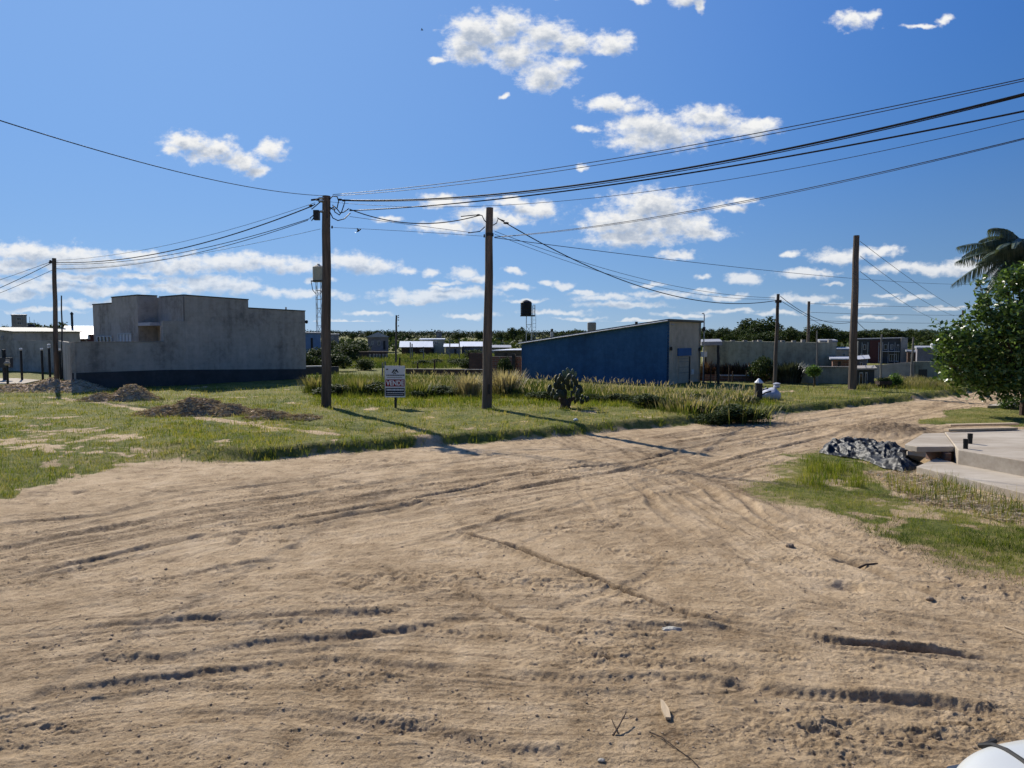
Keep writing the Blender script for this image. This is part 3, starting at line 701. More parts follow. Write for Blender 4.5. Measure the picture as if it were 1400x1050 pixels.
poly_wall(wl, [ex(b341, u, .003), B, ex(B, w, back - .01), ex(ex(b341, u, .003), w, back - .01)], -.3, [zB1, zB2, zB2, zB1])
z2 = Z(404, p190[1])
q155 = ex(p155, w, .0)
poly_wall(wl, [p190, ex(p190, u, .94), ex(ex(p190, u, .94), w, 3.0), p155], -.3, [z2] * 4)
z3 = Z(415, p155[1])
poly_wall(wl, [ex(p155, w, .004), ex(ex(p155, w, .004), u, 3.5), ex(ex(p129, w, 0), u, 3.5), p129], -.3, [z3] * 4)
wl.build('wall', 'concrete_wall', hs)
lw = MB(); zl = Z(439, 32.6)
poly_wall(lw, [a224, ex(A, u, -.004), ex(ex(A, u, -.004), w, .22), ex(a224, w, .22)], -.3, [zl] * 4)
lw.build('side_wall', 'concrete_wall', hs)
pl = MB()
n_out = -w
def proud(p, s=.02): return (p[0] - w.x * s, p[1] - w.y * s)
poly_wall(pl, [proud(a224), proud(B), B, a224], -.3, [Z(505.7, a224[1]), Z(504.6, B[1]), Z(504.6, B[1]), Z(505.7, a224[1])])
pl.build('plinth', 'plinth', hs)
cp = MB()   # parapet copings
def cope(P, Q, z0, z1, th=.05, wd=.16):
    d = Vector((Q[0] - P[0], Q[1] - P[1])).normalized(); n = Vector((-d.y, d.x))
    if n.y < 0: n = -n
    a = (P[0] - n.x * .025 - d.x * .02, P[1] - n.y * .025 - d.y * .02); b = (Q[0] - n.x * .025 + d.x * .02, Q[1] - n.y * .025 + d.y * .02)
    cp.slab(a, b, wd, z0 + .002, z0 + th, z1 + .002, z1 + th)
cope(A, b341, zt, zB0); cope(ex(b341, u, .03), B, zB1, zB2); cope(p155, p190, z2, z2); cope(p129, ex(p155, w, .03), z3, z3); cope(ex(p190, u, .03), ex(p190, u, .92), z2 + .003, z2 + .003); cope(ex(A, w, 2.5), ex(A, w, .03), zt + .004, zt + .004)
cp.build('coping', 'plinth', hs)
# joint of the front corner, downpipe
dpm = MB(); dpm.tube([(proud(A, .03)[0] - .05, proud(A, .03)[1], 3.2), (proud(A, .03)[0] - .05, proud(A, .03)[1], zt - .05)], .03, 6); dpm.build('downpipe', 'pole_grey', hs)
# canopy over the porch
cm = MB(); c0 = ex(a224, w, .25); fb(cm, ex(a224, -u, .0), ex(a224, w, 1), 0, 0, 0, 0) if False else None
cA = along(191, ex(p190, u, .9), -u)
cm.prism([ex(p190, -w, 1.3), ex(ex(p190, -w, 1.3), u, 1.9), ex(p190, u, 1.9), p190], Z(445, 33), Z(440.5, 33)); cm.build('canopy', 'offwhite', hs)
pm = MB()
pp = onl(222.5, ex(a224, w, .5), ex(A, w, .5)); pm.box(pp[0] - .05, pp[0] + .05, pp[1] - .05, pp[1] + .05, 0, Z(445.2, 33)); pm.build('porch_post', 'offwhite', hs)
rc = MB(); fb(rc, p217, along(195, p217, -u), 191, 221, 447, 474, .3, .0) if False else None
dm_ = MB(); fb(dm_, p217, A, 201, 208, 456, 500, .05); dd_ = dm_.build('door', 'dark_metal', hs)
dh = MB(); fb(dh, p217, A, 208.3, 209.4, 456, 500, .08); dh.build('frame', 'frame', dd_)
def window(root, P, Q, x0, x1, y0, y1, npane, closed=False, fm='frame'):
    gl_ = MB(); fb(gl_, P, Q, x0, x1, y0, y1, .012); wn = gl_.build('window', 'white' if closed else 'glass', root)
    fr = MB(); t = max(.6, (x1 - x0) * .06); th = max(.5, (y1 - y0) * .07)
    fb(fr, P, Q, x0, x1, y0, y0 + th, .045); fb(fr, P, Q, x0, x1, y1 - th, y1, .047)
    for k in range(npane + 1):
        xx = x0 + (x1 - x0 - t) * k / npane; fb(fr, P, Q, xx, xx + t, y0 + .01, y1 - .01, .05)
    fr.build('frame', fm, wn); return wn
window(hs, p129, p155, 134, 154.5, 459, 480, 4); window(hs, p155, p190, 163, 181.5, 455.5, 480, 4, True)
lm = MB(); lp = at(419, 440, 38.0); lm.ell(lp, (.09, .06, .1)); lm.tube([lp, lp + Vector((-.15, 0, .05))], .02, 6); lm.build('wall_lamp', 'dark_metal', hs)
vp = MB(); q = at(391, 424, 38.2); vp.tube([q + Vector((0, 0, -.3)), q + Vector((0, 0, .16))], .04, 6); vp.build('vent_pipe', 'pole_grey', hs)

# boundary wall of the house
bw = thing('boundary_wall', 'low grey rendered boundary wall with dark base beside the grey house', 'wall', (a224[0], a224[1], .1))
c97 = along(97, a224, -u); c80 = pt(80, 44); c17 = pt(15, 47)
m = MB(); zw = Z(467.8, a224[1])
m.slab(c97, ex(a224, -u, .004), .15, -.3, zw, side=1)
m.slab(c80, ex(c97, -w, .0), .15, -.3, Z(466, 44), -.3, zw - .003, side=1); m.slab(c17, (c80[0] - .02, c80[1]), .15, -.3, Z(465.5, 46), side=1)
m.build('wall', 'concrete_wall', bw)
m = MB(); m.slab(proud(c97, .02), proud(ex(a224, -u, .006), .02), .019, -.3, .95); m.build('plinth', 'plinth', bw)
m = MB(); m.slab(proud(c97, .02), proud(ex(a224, -u, .006), .02), .19, zw + .003, zw + .04); m.build('coping', 'concrete_d', bw)

# ------------------------------------------------------------------ blue building
bA = pt(912, 32.8); f_end = pt(958, 35.6)
bu = Vector((f_end[0] - bA[0], f_end[1] - bA[1])).normalized(); bwv = Vector((-bu.y, bu.x)); bL = along(713, bA, bwv)
bb = thing('blue_building', 'shed roofed building with long navy blue side wall and grey beige front, centre right', 'building', (bA[0], bA[1], .2))
zn = Z(439.5, bA[1]); zf = Z(470.5, bL[1])
flen = (Vector(f_end) - Vector(bA)).length
m = MB(); m.slab(bL, bA, .2, -.3, zf, -.3, zn, side=1); m.build('side_wall', 'blue_wall', bb)
m = MB(); fz = Z(441.5, f_end[1])
fa = ex(bA, bu, .004); m.slab(fa, f_end, .2, -.3, zn, -.3, fz, side=1); fW = m.build('front_wall', 'beige_wall', bb)
m = MB(); fe = ex(f_end, -bu, .2); m.slab(f_end, ex(f_end, bwv, (Vector(bL) - Vector(bA)).length), .2, -.3, fz, -.3, zf, side=1); m.slab(ex(bL, bu, .21), ex(bL, bu, flen - .21), .2, -.3, zf, side=-1); m.build('back_wall', 'beige_wall', bb)
def off(p, s, t): return (p[0] + bu.x * s + bwv.x * t, p[1] + bu.y * s + bwv.y * t)
Lb = (Vector(bL) - Vector(bA)).length
m = MB()
r0, r1, r2, r3 = off(bA, -.12, -.12), off(f_end, .1, -.12), off(f_end, .1, Lb + .1), off(bA, -.12, Lb + .12)
zz = [zn + .02, fz + .02, zf + .02, zf + .02]
m.hexa([(r0[0], r0[1], zz[0]), (r1[0], r1[1], zz[1]), (r2[0], r2[1], zz[2]), (r3[0], r3[1], zz[3])] + [(p[0], p[1], z + .1) for p, z in zip((r0, r1, r2, r3), zz)])
rf = m.build('roof', 'roof_trim', bb)
m = MB(); g0, g1 = off(bA, -.15, -.1), off(bA, -.15, Lb + .1); m.tube([(g0[0], g0[1], zn + .03), (g1[0], g1[1], zf + .03)], .035, 6); m.build('gutter', 'galv', bb)
m = MB(); vpx = at(863, 443, 34.2); m.tube([vpx + Vector((.3, .3, -.2)), vpx + Vector((.3, .3, .12))], .07, 8); m.build('roof_vent', 'dark_metal', rf)
m = MB(); fb(m, bA, f_end, 927.5, 943, 487, 523, .02); dr = m.build('door', 'beige_wall', bb)
m = MB(); [fb(m, bA, f_end, 928, 941, yy, yy + .8, .035) for yy in (490, 494, 501.5, 509)]; m.build('rail', 'concrete_d', dr)
m = MB(); fb(m, bA, f_end, 941.6, 943, 487.2, 523, .045); m.build('frame', 'dark_metal', dr)
m = MB(); fb(m, bA, f_end, 926, 944, 476, 486.4, .06); m.build('door_header', 'blue_paint', bb)
for lx, ly in ((915.7, 476.6), (955, 477.6)):
    m = MB(); q = onl(lx, bA, f_end); zc = Z(ly, q[1]); m.lathe((q[0] - bwv.x * .07, q[1] - bwv.y * .07, zc - .09), [(.03, 0), (.06, .02), (.06, .16), (.03, .18)], 8); m.build('wall_lamp', 'dark_metal', bb)
m = MB(); q = onl(917.5, bA, f_end); zc = Z(443.8, q[1]); m.ell((q[0] - bwv.x * .05, q[1] - bwv.y * .05, zc), (.1, .05, .04)); m.build('floodlight', 'offwhite', bb)
m = MB(); fb(m, bA, f_end, 945, 948, 505, 512, .05); m.build('meter_box', 'white', bb)
sm = thing('service_mast', 'thin curved metal service mast at the right corner of the blue building', 'mast', (f_end[0] + .1, f_end[1] - .1, .2))
x0, y0 = f_end[0] + .08, f_end[1] - .25
m = MB(); m.tube([(x0, y0, 0), (x0, y0, Z(431, y0)), (x0 - .03, y0, Z(428.5, y0)), (x0 - .12, y0, Z(428.8, y0))], .03, 6); m.build('pipe', 'galv', sm)
m = MB(); m.box(x0 - .07, x0 + .05, y0 - .08, y0 + .02, Z(453, y0), Z(447, y0)); m.build('junction_box', 'dark_metal', sm)
m = MB(); m.box(x0 - .16, x0 - .02, y0 - .1, y0 - .03, Z(487, y0), Z(481, y0)); m.build('meter', 'white', sm)
m = MB(); m.ell((f_end[0] + .35, f_end[1] + 1, Z(441, f_end[1])), (.2, .2, .1))

# ------------------------------------------------------------------ utility poles
def pole(name, label, base, top, wb, wt, mat='pole', group='utility poles along the streets', Y=None, z0=None, n=12):
    b = gnd(*base, .2) if Y is None else at(base[0], base[1], Y)
    b.z = hz(b.x, b.y) if z0 is None else z0
    t = at(top[0], top[1], b.y); r0 = wb / 2 / F * b.y; r1 = wt / 2 / F * b.y
    T = thing(name, label, 'utility pole', b, group); m = MB(); k = 7
    pts = [Vector((b.x, b.y, b.z - .4))] + [b.lerp(t, i / (k - 1)) + Vector((.012 * math.sin(i * 2.1), 0, 0)) * (0 < i < k - 1) for i in range(k)]
    m.tube(pts, [r0] + [r0 + (r1 - r0) * i / (k - 1) for i in range(k)], n); m.build('shaft', mat, T, smooth=False)
    return T, b, t, r1
P1, b1, t1p, r1p = pole('utility_pole', 'dark wooden utility pole with black cable loops at its top, right of the grey house', (446, 557), (446.3, 268), 14, 11)
m = MB()   # clamp hardware
Y1 = b1.y
m.box(b1.x - .27, b1.x - .10, Y1 - .13, Y1 + .05, Z(301, Y1), Z(288, Y1)); m.box(b1.x + .10, b1.x + .17, Y1 - .12, Y1 + .06, Z(299, Y1), Z(276, Y1))
m.tube([(b1.x - .1, Y1, Z(272, Y1)), (b1.x - .35, Y1 - .05, Z(274, Y1))], .03, 6); m.build('bracket', 'dark_metal', P1)
for yy in (272, 276, 290): m = MB(); m.lathe((b1.x, Y1, Z(yy, Y1)), [(r1p + .012, 0), (r1p + .012, .03)], 14); m.build('steel_band', 'galv', P1)
def px_loop(pts, Y, r, mb, n=5): mb.tube([at(x, y, Y + d) for x, y, d in pts], r, n)
for L_ in ([(450, 273, 0), (455, 268, -.1), (461, 269, -.2), (463, 275, -.2), (461, 284, -.1), (456, 287, 0), (451, 283, 0)],
           [(462, 272, -.1), (472, 274, -.1), (470, 281, -.1), (467, 290, -.1), (464, 294, 0), (458, 290, 0), (455, 280, 0)],
           [(451, 290, 0), (455, 298, -.1), (462, 301.5, -.2), (471, 299, -.1), (479, 291, 0)], [(452, 286, 0), (457, 282, -.1), (461, 286, -.1), (465, 291, -.1), (470, 290, 0), (477, 285, 0)],
           [(437, 294, 0), (430, 293, 0), (424, 298, 0), (426, 302, 0), (430, 296, 0)], [(439, 275, 0), (432, 281, 0), (426, 286, 0), (425, 283, 0), (431, 279, 0)]):
    mm = MB(); px_loop(L_, Y1 - .05, .017, mm); mm.build('jumper_cable', 'cable', P1)
for xx, yy in ((434, 273), (425, 281), (465, 273), (470, 274)):
    mm = MB(); mm.ell(at(xx, yy, Y1 - .05), (.07, .04, .035)); mm.build('insulator', 'dark_metal', P1)
mm = MB(); mm.ell(at(454, 310.5, Y1), (.03, .03, .05)); mm.build('insulator', 'dark_metal', P1)

P2, b2, t2p, r2p = pole('utility_pole', 'dark wooden utility pole standing right of the for sale sign, left of the cactus', (665.5, 560), (669.5, 284), 14, 9.5)
Y2 = b2.y
for L_ in ([(630, 296, 0), (650, 294, 0), (659, 294.5, 0), (662, 301, 0), (667, 306, 0)], [(674, 308, 0), (679, 305, 0), (681, 299, 0), (690, 302, 0)], [(640, 318.5, 0), (656, 316.5, 0), (663, 310, 0)]):
    mm = MB(); px_loop(L_, Y2 - .03, .015, mm); mm.build('jumper_cable', 'cable', P2)
mm = MB(); mm.lathe((t2p.x - .01, Y2, Z(323, Y2)), [(r2p + .02, 0), (r2p + .02, .09)], 12); mm.build('steel_band', 'dark_metal', P2)
for q_, r_ in (((662, 322.5), (.025, .025, .06)), ((654, 294), (.07, .03, .03)), ((692, 305), (.09, .03, .035))): mm = MB(); mm.ell(at(q_[0], q_[1], Y2), r_); mm.build('insulator', 'dark_metal', P2)
mm = MB(); q = at(668.5, 530, Y2); mm.box(q.x - .02, q.x + .04, Y2 - .19, Y2 - .1, q.z - .18, q.z + .12); mm.build('knot_hole', 'dark_metal', P2)
P3, b3, t3p, _ = pole('utility_pole', 'tall thick bare utility pole standing alone on the right verge', (1165, 533), (1171, 322), 11, 7.5)
P4, b4, t4p, _ = pole('utility_pole', 'slim utility pole behind the white sack, left of the dark leaved bush', (1059, 527), (1064, 402), 5.5, 4)
mm = MB(); mm.box(t4p.x - .12, t4p.x + .14, b4.y - .06, b4.y + .06, Z(414, b4.y), Z(410, b4.y)); mm.build('bracket', 'dark_metal', P4)
P5, b5, t5p, _ = pole('utility_pole', 'leftmost utility pole, among the soil heaps by the boundary wall', (77.5, 530), (74, 353), 6.5, 5)
mm = MB(); mm.box(t5p.x - .22, t5p.x, b5.y - .04, b5.y + .04, Z(360, b5.y), Z(358, b5.y)); mm.ell(at(69, 357, b5.y), (.06, .05, .05)); mm.build('bracket', 'dark_metal', P5)
P6, b6, t6p, _ = pole('utility_pole', 'utility pole rising from behind the long mossy wall', (1104.5, 490), (1106, 412), 4.5, 3.5, Y=50)
P7, b7, t7p, _ = pole('utility_pole', 'thin far utility pole with small insulators above the for sale sign', (541, 497), (542, 431), 3, 2.4, Y=55, group='thin distant poles')
for yy in (431.5, 434, 437.5, 445.5): mm = MB(); mm.ell(at(544.6, yy, 55), (.06, .05, .05), None, 6, 4); mm.build('insulator', 'galv', P7)
pole('street_post', 'thin dark post just right of the leftmost utility pole', (85.5, 516), (84, 404), 2.6, 1.6, Y=38, group='thin distant poles', mat='dark_metal', n=8)
pole('street_post', 'slender pale concrete post by the topiary tree and low wall', (1117, 530), (1117, 452), 2.6, 2.0, Y=33, mat='pole_grey', group='thin distant poles', n=8)
pole('street_post', 'slender concrete post in front of the light grey far wall', (1204, 518), (1205.5, 457), 3, 2.2, Y=37, mat='pole_grey', group='thin distant poles', n=8)
pole('street_post', 'slender pale concrete post where light and dark far walls meet', (1245, 524), (1249, 461), 3, 2.2, Y=36, mat='pole_grey', group='thin distant poles', n=8)
pole('utility_pole', 'utility pole tip showing above the left edge of the leafy tree', (1316, 500), (1316.5, 424), 2.8, 2.4, Y=60, group='thin distant poles')
pole('street_post', 'dark roof post carrying the flat carport left of the mossy wall', (982, 528), (982, 472), 4, 3.6, Y=33.5, mat='dark_metal', group='thin distant poles', n=8)

# ------------------------------------------------------------------ wires
def wire(label, p0, pm_, p1, r, mat='cable', name='overhead_cable'):
    """a cable that sags through a middle point"""
    p0, pm_, p1 = [q if isinstance(q, Vector) else at(*q) for q in (p0, pm_, p1)]
    c = p1 - p0; hx = Vector((c.x, c.y, 0)); t = max(.1, min(.9, (pm_ - p0).dot(hx) / hx.length_squared))
    # slide the middle point onto the vertical plane of the span, keep its sag
    zl = p0.z + c.z * t; sag = (zl - pm_.z) / (4 * t * (1 - t)); m = MB(); n = 40
    m.tube([p0 + c * (i / n) - Vector((0, 0, sag * 4 * (i / n) * (1 - i / n))) for i in range(n + 1)], r, 5)
    return tag(m.build(name, mat, None, True, org=p0), label, 'cable', 'overhead cables and wires')
def wmid(px, py_, p0, p1):
    """the depth at which pixel column px crosses the span p0-p1"""
    k = K(px, py_); c = p1 - p0; t = (k * p0.y - p0.x) / (c.x - k * c.y); Y = p0.y + c.y * t; return at(px, py_, Y)
def W(label, a, mid, b, r, mat='cable'):
    p0, p1 = at(*a), at(*b); wire(label, p0, wmid(mid[0], mid[1], p0, p1), p1, r, mat)
# right hand bundle: runs over the road toward the right, ends given well outside the frame
def Wr(label, a, mid, px1400, r, mat='cable', Yr=12.2):
    p0 = at(*a); q = at(1400, px1400, Yr); d = q - p0
    # extend beyond the frame by the same parabola
    mm = wmid(mid[0], mid[1], p0, q); hx = Vector((d.x, d.y, 0)); t = (mm - p0).dot(hx) / hx.length_squared
    A2 = (mm.z - p0.z - d.z * t) / (t * t - t); B2 = d.z - A2
    m = MB(); n = 60; T = 1.55
    m.tube([Vector((p0.x + d.x * s, p0.y + d.y * s, p0.z + B2 * s + A2 * s * s)) for s in [T * i / n for i in range(n + 1)]], r, 6)
    tag(m.build('overhead_cable', mat, None, True, org=p0), label, 'cable', 'overhead cables and wires')
Wr('thickest black cable rising to the upper right from the first pole', (468, 273.5, Y1), (943, 229), 128.5, .021)
Wr('second black cable just below the thickest one on the right', (478, 288, Y1 - .1), (943, 236.5), 152, .017)
Wr('black strand hugging the underside of the thickest right cable', (472, 274.5, Y1 + .1), (860, 245.5), 131, .010)
Wr('upper thin wire of the topmost pair crossing to the right edge', (455, 266, Y1), (943, 199), 107.5, .009, 'wire_thin')
Wr('lower thin wire of the topmost pair crossing to the right edge', (455, 268, Y1 + .2), (943, 204), 110.5, .008, 'wire_thin')
Wr('faint thin wire between the black cables and the lowest wire on the right', (452, 276, Y1 + .3), (900, 260), 163, .006, 'wire_thin')
Wr('lowest wire on the right, starting at the second pole', (676, 324, Y2), (985, 281), 189, .008, 'wire_thin', 12.0)
Wr('twin strand just under the lowest right wire', (676, 324.5, Y2 + .1), (985, 283), 190.5, .006, 'wire_thin', 12.0)
W('thick sagging cable from the first pole to the leftmost pole', (427, 281.5, Y1), (300, 326, 0), (77, 358.5, b5.y), .019)
W('second dark cable slung left just under the thick sagging one', (423, 299, Y1), (250, 345, 0), (77, 361, b5.y), .012)
W('lowest dark cable slung left between first and leftmost poles', (421, 301, Y1), (250, 350, 0), (77, 367, b5.y), .011)
W('upper thin wire from the first pole toward the leftmost pole', (431, 277, Y1), (215, 338, 0), (77, 356, b5.y), .007, 'wire_thin')
W('faint thin wire below the bundle going left from the first pole', (438, 313, Y1), (300, 342, 0), (77, 369, b5.y), .006, 'wire_thin')
for i, (ya, yb, r, s) in enumerate(((357, 381, .009, 'top thin wire leaving the leftmost pole for the left edge'), (358.5, 392, .014, 'thick cable leaving the leftmost pole for the left edge'), (369, 399, .010, 'lowest wire leaving the leftmost pole for the left edge'))):
    W(s, (72, ya, b5.y), (10, (ya * .12 + yb * .88) + 1, 0), (-160, yb + 52, b5.y + 8), r)
pA = at(441, 267.5, Y1); pB = at(-420, 20, 7.0)
wire('single wire coming overhead from the upper left to the first pole', pA, wmid(220, 229, pA, pB), pB, .009)
W('black cable dipping between the first and second poles', (478, 286, Y1), (560, 305, 0), (655, 294.5, Y2), .016)
W('thin wire dipping between the first and second poles', (478, 296, Y1), (590, 311, 0), (645, 318, Y2), .007, 'wire_thin')
W('lowest thin wire between the first and second poles', (456, 311, Y1), (570, 317, 0), (662, 323, Y2), .006, 'wire_thin')
W('thick black cable descending right from the second pole', (680, 298, Y2), (886, 395, 0), (1060, 411, b4.y), .017)
W('upper thin wire descending right from the second pole', (676, 316, Y2), (886, 383, 0), (1060, 407, b4.y), .008, 'wire_thin')
W('lower thin wire descending right from the second pole', (676, 320, Y2), (886, 389, 0), (1060, 409, b4.y), .007, 'wire_thin')
W('long faint wire from the second pole across the pale sky at right', (676, 325, Y2), (960, 360, 0), (1330, 389, 62), .011, 'wire_thin')
W('black cable from the slim pole toward the tall bare pole', (1067, 405, b4.y), (1110, 433, 0), (1166, 440, 42), .014)
W('second cable dropping right from the slim pole', (1067, 411, b4.y), (1095, 428, 0), (1150, 458, 50), .012)
W('upper guy wire falling right from the tall bare pole', (1176, 330, b3.y), (1240, 378, 0), (1312, 424, 60), .010, 'wire_thin')
W('middle guy wire falling right from the tall bare pole', (1176, 350, b3.y), (1240, 397, 0), (1305, 432, 60), .010, 'wire_thin')
W('lower guy wire falling right from the tall bare pole', (1176, 371, b3.y), (1230, 410, 0), (1290, 441, 60), .010, 'wire_thin')
for i, (ya, yb, s) in enumerate(((415, 420, 'upper of three level faint wires behind the tall bare pole'), (427, 431, 'middle of three level faint wires behind the tall bare pole'), (438, 442, 'lowest of three level faint wires behind the tall bare pole'))):
    W(s, (1108, ya, 50), (1210, (ya + yb) / 2 + 1, 0), (1316, yb, 60), .012, 'wire_thin')
W('short steep wire right of the tall bare pole above the dark house', (1172, 440, b3.y), (1180, 448, 0), (1195, 459, 40), .012)

# ------------------------------------------------------------------ for sale sign
Ys_ = gnd(541, 558, .2).y; sx = gnd(541, 558, .2).x
sg = thing('sale_sign', 'white board on a dark post reading VENDE on a red band', 'sign', (sx, Ys_, hz(sx, Ys_)))
def srect(x0, x1, y0, y1, yo, th=.004):
    m = MB(); a = at(x0, y0, Ys_); b = at(x1, y1, Ys_); m.box(a.x, b.x, Ys_ - yo - th, Ys_ - yo, b.z, a.z); return m
m = srect(526.4, 554.4, 500, 543, .04, .03); bd = m.build('board', 'sign_white', sg)
m = MB(); m.box(sx - .035, sx + .035, Ys_ - .035, Ys_ + .035, hz(sx, Ys_) - .3, Z(500.5, Ys_)); m.build('post', 'dark_metal', sg)
srect(527.6, 553.6, 518.6, 528.2, .071).build('band', 'sign_red', bd)
srect(527.6, 553.6, 530.2, 541, .071).build('panel', 'sign_dark', bd)
m = MB()   # roof-like emblem of two peaks and small lines
def tri(pts, yo=.072):
    n = len(pts); P = [at(x, y, Ys_) for x, y in pts]
    m.add([(p.x, Ys_ - yo - .004, p.z) for p in P] + [(p.x, Ys_ - yo, p.z) for p in P], [tuple(range(n)), tuple(range(2 * n - 1, n - 1, -1))] + [(i, n + i, n + (i + 1) % n, (i + 1) % n) for i in range(n)])
tri([(535.6, 509.6), (539.4, 504.2), (540.6, 505.6), (537.8, 509.6)]); tri([(540.2, 507.6), (542.2, 504.2), (545.6, 509.2), (543.6, 509.2), (542.2, 507.2), (541.0, 508.6)])
tri([(537.6, 511.2), (540, 508.4), (542.6, 511.2), (541, 511.2), (540, 510), (539, 511.2)]); tri([(528.6, 504), (531, 504), (531, 505.6), (528.6, 505.6)])
xx = 528.8
rr = random.Random(3)
while xx < 551:
    w_ = rr.uniform(1.2, 2.6); tri([(xx, 512.2), (xx + w_, 512.2), (xx + w_, 513.5), (xx, 513.5)]); xx += w_ + .45
tri([(530, 515.6), (550.5, 515.6), (550.5, 516.1), (530, 516.1)])
m.build('emblem', 'sign_dark', bd)
m = MB(); xx = 529.2
while xx < 551.5:
    w_ = rr.uniform(.8, 1.5); tri([(xx, 531.6), (xx + w_, 531.6), (xx + w_, 533.8), (xx, 533.8)], .076); xx += w_ + .5
xx = 529.2
while xx < 552:
    w_ = rr.uniform(.8, 2.2); tri([(xx, 536), (xx + w_, 536), (xx + w_, 537), (xx, 537)], .076); xx += w_ + .5
tri([(529, 538.8), (552, 538.8), (552, 539.2), (529, 539.2)], .076)
m.build('small_print', 'letter', bd)
cu = bpy.data.curves.new('lettering', 'FONT'); cu.body = 'VENDE'; cu.size = 1; cu.extrude = .004; cu.offset = .03; cu.align_x = 'CENTER'; cu.align_y = 'CENTER'; cu.space_character = 1.05
tmp = bpy.data.objects.new('tmp', cu); C.objects.link(tmp); bpy.context.view_layer.update()
me = bpy.data.meshes.new_from_object(tmp.evaluated_get(bpy.context.evaluated_depsgraph_get())); C.objects.unlink(tmp); bpy.data.objects.remove(tmp)
xs = [v.co.x for v in me.vertices]; zs = [v.co.y for v in me.vertices]
sw = (at(552.6, 520, Ys_).x - at(528.6, 520, Ys_).x) / (max(xs) - min(xs)); sh = (at(540, 519.9, Ys_).z - at(540, 526.9, Ys_).z) / (max(zs) - min(zs))
cz = at(540.6, 523.4, Ys_); mx_, mz_ = (max(xs) + min(xs)) / 2, (max(zs) + min(zs)) / 2; so = Vector(sg.location)
for v in me.vertices: v.co = Vector(((v.co.x - mx_) * sw + cz.x, Ys_ - .079 - v.co.z, (v.co.y - mz_) * sh + cz.z)) - so - Vector(bd.location)
me.name = 'lettering'; me.materials.clear(); link('lettering', me, 'letter', bd)

# ------------------------------------------------------------------ plants: leaf clouds
def rhombs(c, size, asp=.5, up=.3, rng=R):
    n = len(c); a = rng.normal(size=(n, 3)); a[:, 2] *= .7; a /= np.linalg.norm(a, axis=1)[:, None]
    b = rng.normal(size=(n, 3)) + np.array([0, 0, up]); b = b - (b * a).sum(1)[:, None] * a; b /= np.linalg.norm(b, axis=1)[:, None]
    s = (size * rng.uniform(.6, 1.3, n))[:, None]
    V = np.stack([c - a * s, c - b * s * asp, c + a * s, c + b * s * asp], 1).reshape(-1, 3)
    return V, np.arange(4 * n).reshape(-1, 4)
def cluster_leaves(cl, per, sig, size, asp=.5):
    """cl: list of (centre, radius); leaves gather in twigs inside each"""
    out = []
    for c, r in cl:
        nt_ = max(3, int(per * r * r)); d = R.normal(size=(nt_, 3)); d /= np.linalg.norm(d, axis=1)[:, None]
        tw = np.array(c) + d * r * (R.uniform(.35, 1.0, nt_) ** .5)[:, None] * np.array([1, 1, .9])
        k = 9; lv = np.repeat(tw, k, 0) + R.normal(size=(nt_ * k, 3)) * sig
        out.append(lv)
    return rhombs(np.concatenate(out), size, asp)
def tree(name, label, cat, base, clusters, per, sig, size, leaf, trunk_r, trunk_top, group=None, bark='bark', asp=.5, limbs=True):
    T = thing(name, label, cat, base, group); b = Vector(base)
    m = MB(); m.tube([b + Vector((0, 0, -.2)), b.lerp(Vector(trunk_top), .5) + Vector((.06, 0, 0)), Vector(trunk_top)], [trunk_r * 1.25, trunk_r, trunk_r * .7], 9)
    tk = m.build('trunk', bark, T)
    if limbs:
        m = MB(); tt = Vector(trunk_top)
        for c, r in clusters:
            c = Vector(c); s = b.lerp(tt, random.uniform(.55, 1)); md = s.lerp(c, .5) + Vector((0, 0, -.12 * (c - s).length))
            m.tube([s, md, c], [trunk_r * .5, trunk_r * .32, trunk_r * .1], 6)
        m.build('limbs', bark, T)
    V, Fc = cluster_leaves(clusters, per, sig, size, asp)
    npmesh('crown', V, Fc, leaf, T, org=tuple(b)); return T
# leafy tree on the right edge
tb = gnd(1399, 566, .05); tb.z = hz(tb.x, tb.y)
S = tb.y / F
cl = []
for x_, y_, r_, dy in [(1392,412,26,.2),(1362,425,24,0),(1343,402,9,0),(1338,386,5,0),(1372,396,14,.3),(1352,450,26,.3),(1378,468,36,-.4),(1332,478,28,0),(1305,482,22,.2),(1294,462,12,0),(1284,446,6,0),(1300,448,8,.1),(1318,455,14,0),
      (1310,508,20,.3),(1340,505,26,-.2),(1330,530,12,.2),(1352,532,14,0),(1375,525,24,-.5),(1396,520,24,-.6),(1420,455,44,0),(1438,405,36,.2),(1445,510,40,0),(1470,460,40,.3),(1400,440,30,-.5),(1288,480,10,.2),(1292,498,10,.1),(1360,490,26,.6),(1338,425,13,.2),(1383,380,10,.4),(1404,385,14,.3),(1374,382,11,.3),(1392,374,13,.3),(1410,370,14,.2),(1325,438,8,.2),(1312,470,16,-.3)]:
    cl.append((tuple(at(x_, y_, tb.y + dy)), r_ * S))
tree('broadleaf_tree', 'large glossy leaved tree overhanging the road at the right edge', 'tree', tb, cl, 185, .115, .088, 'leaf', .10, at(1402, 470, tb.y), asp=.45)
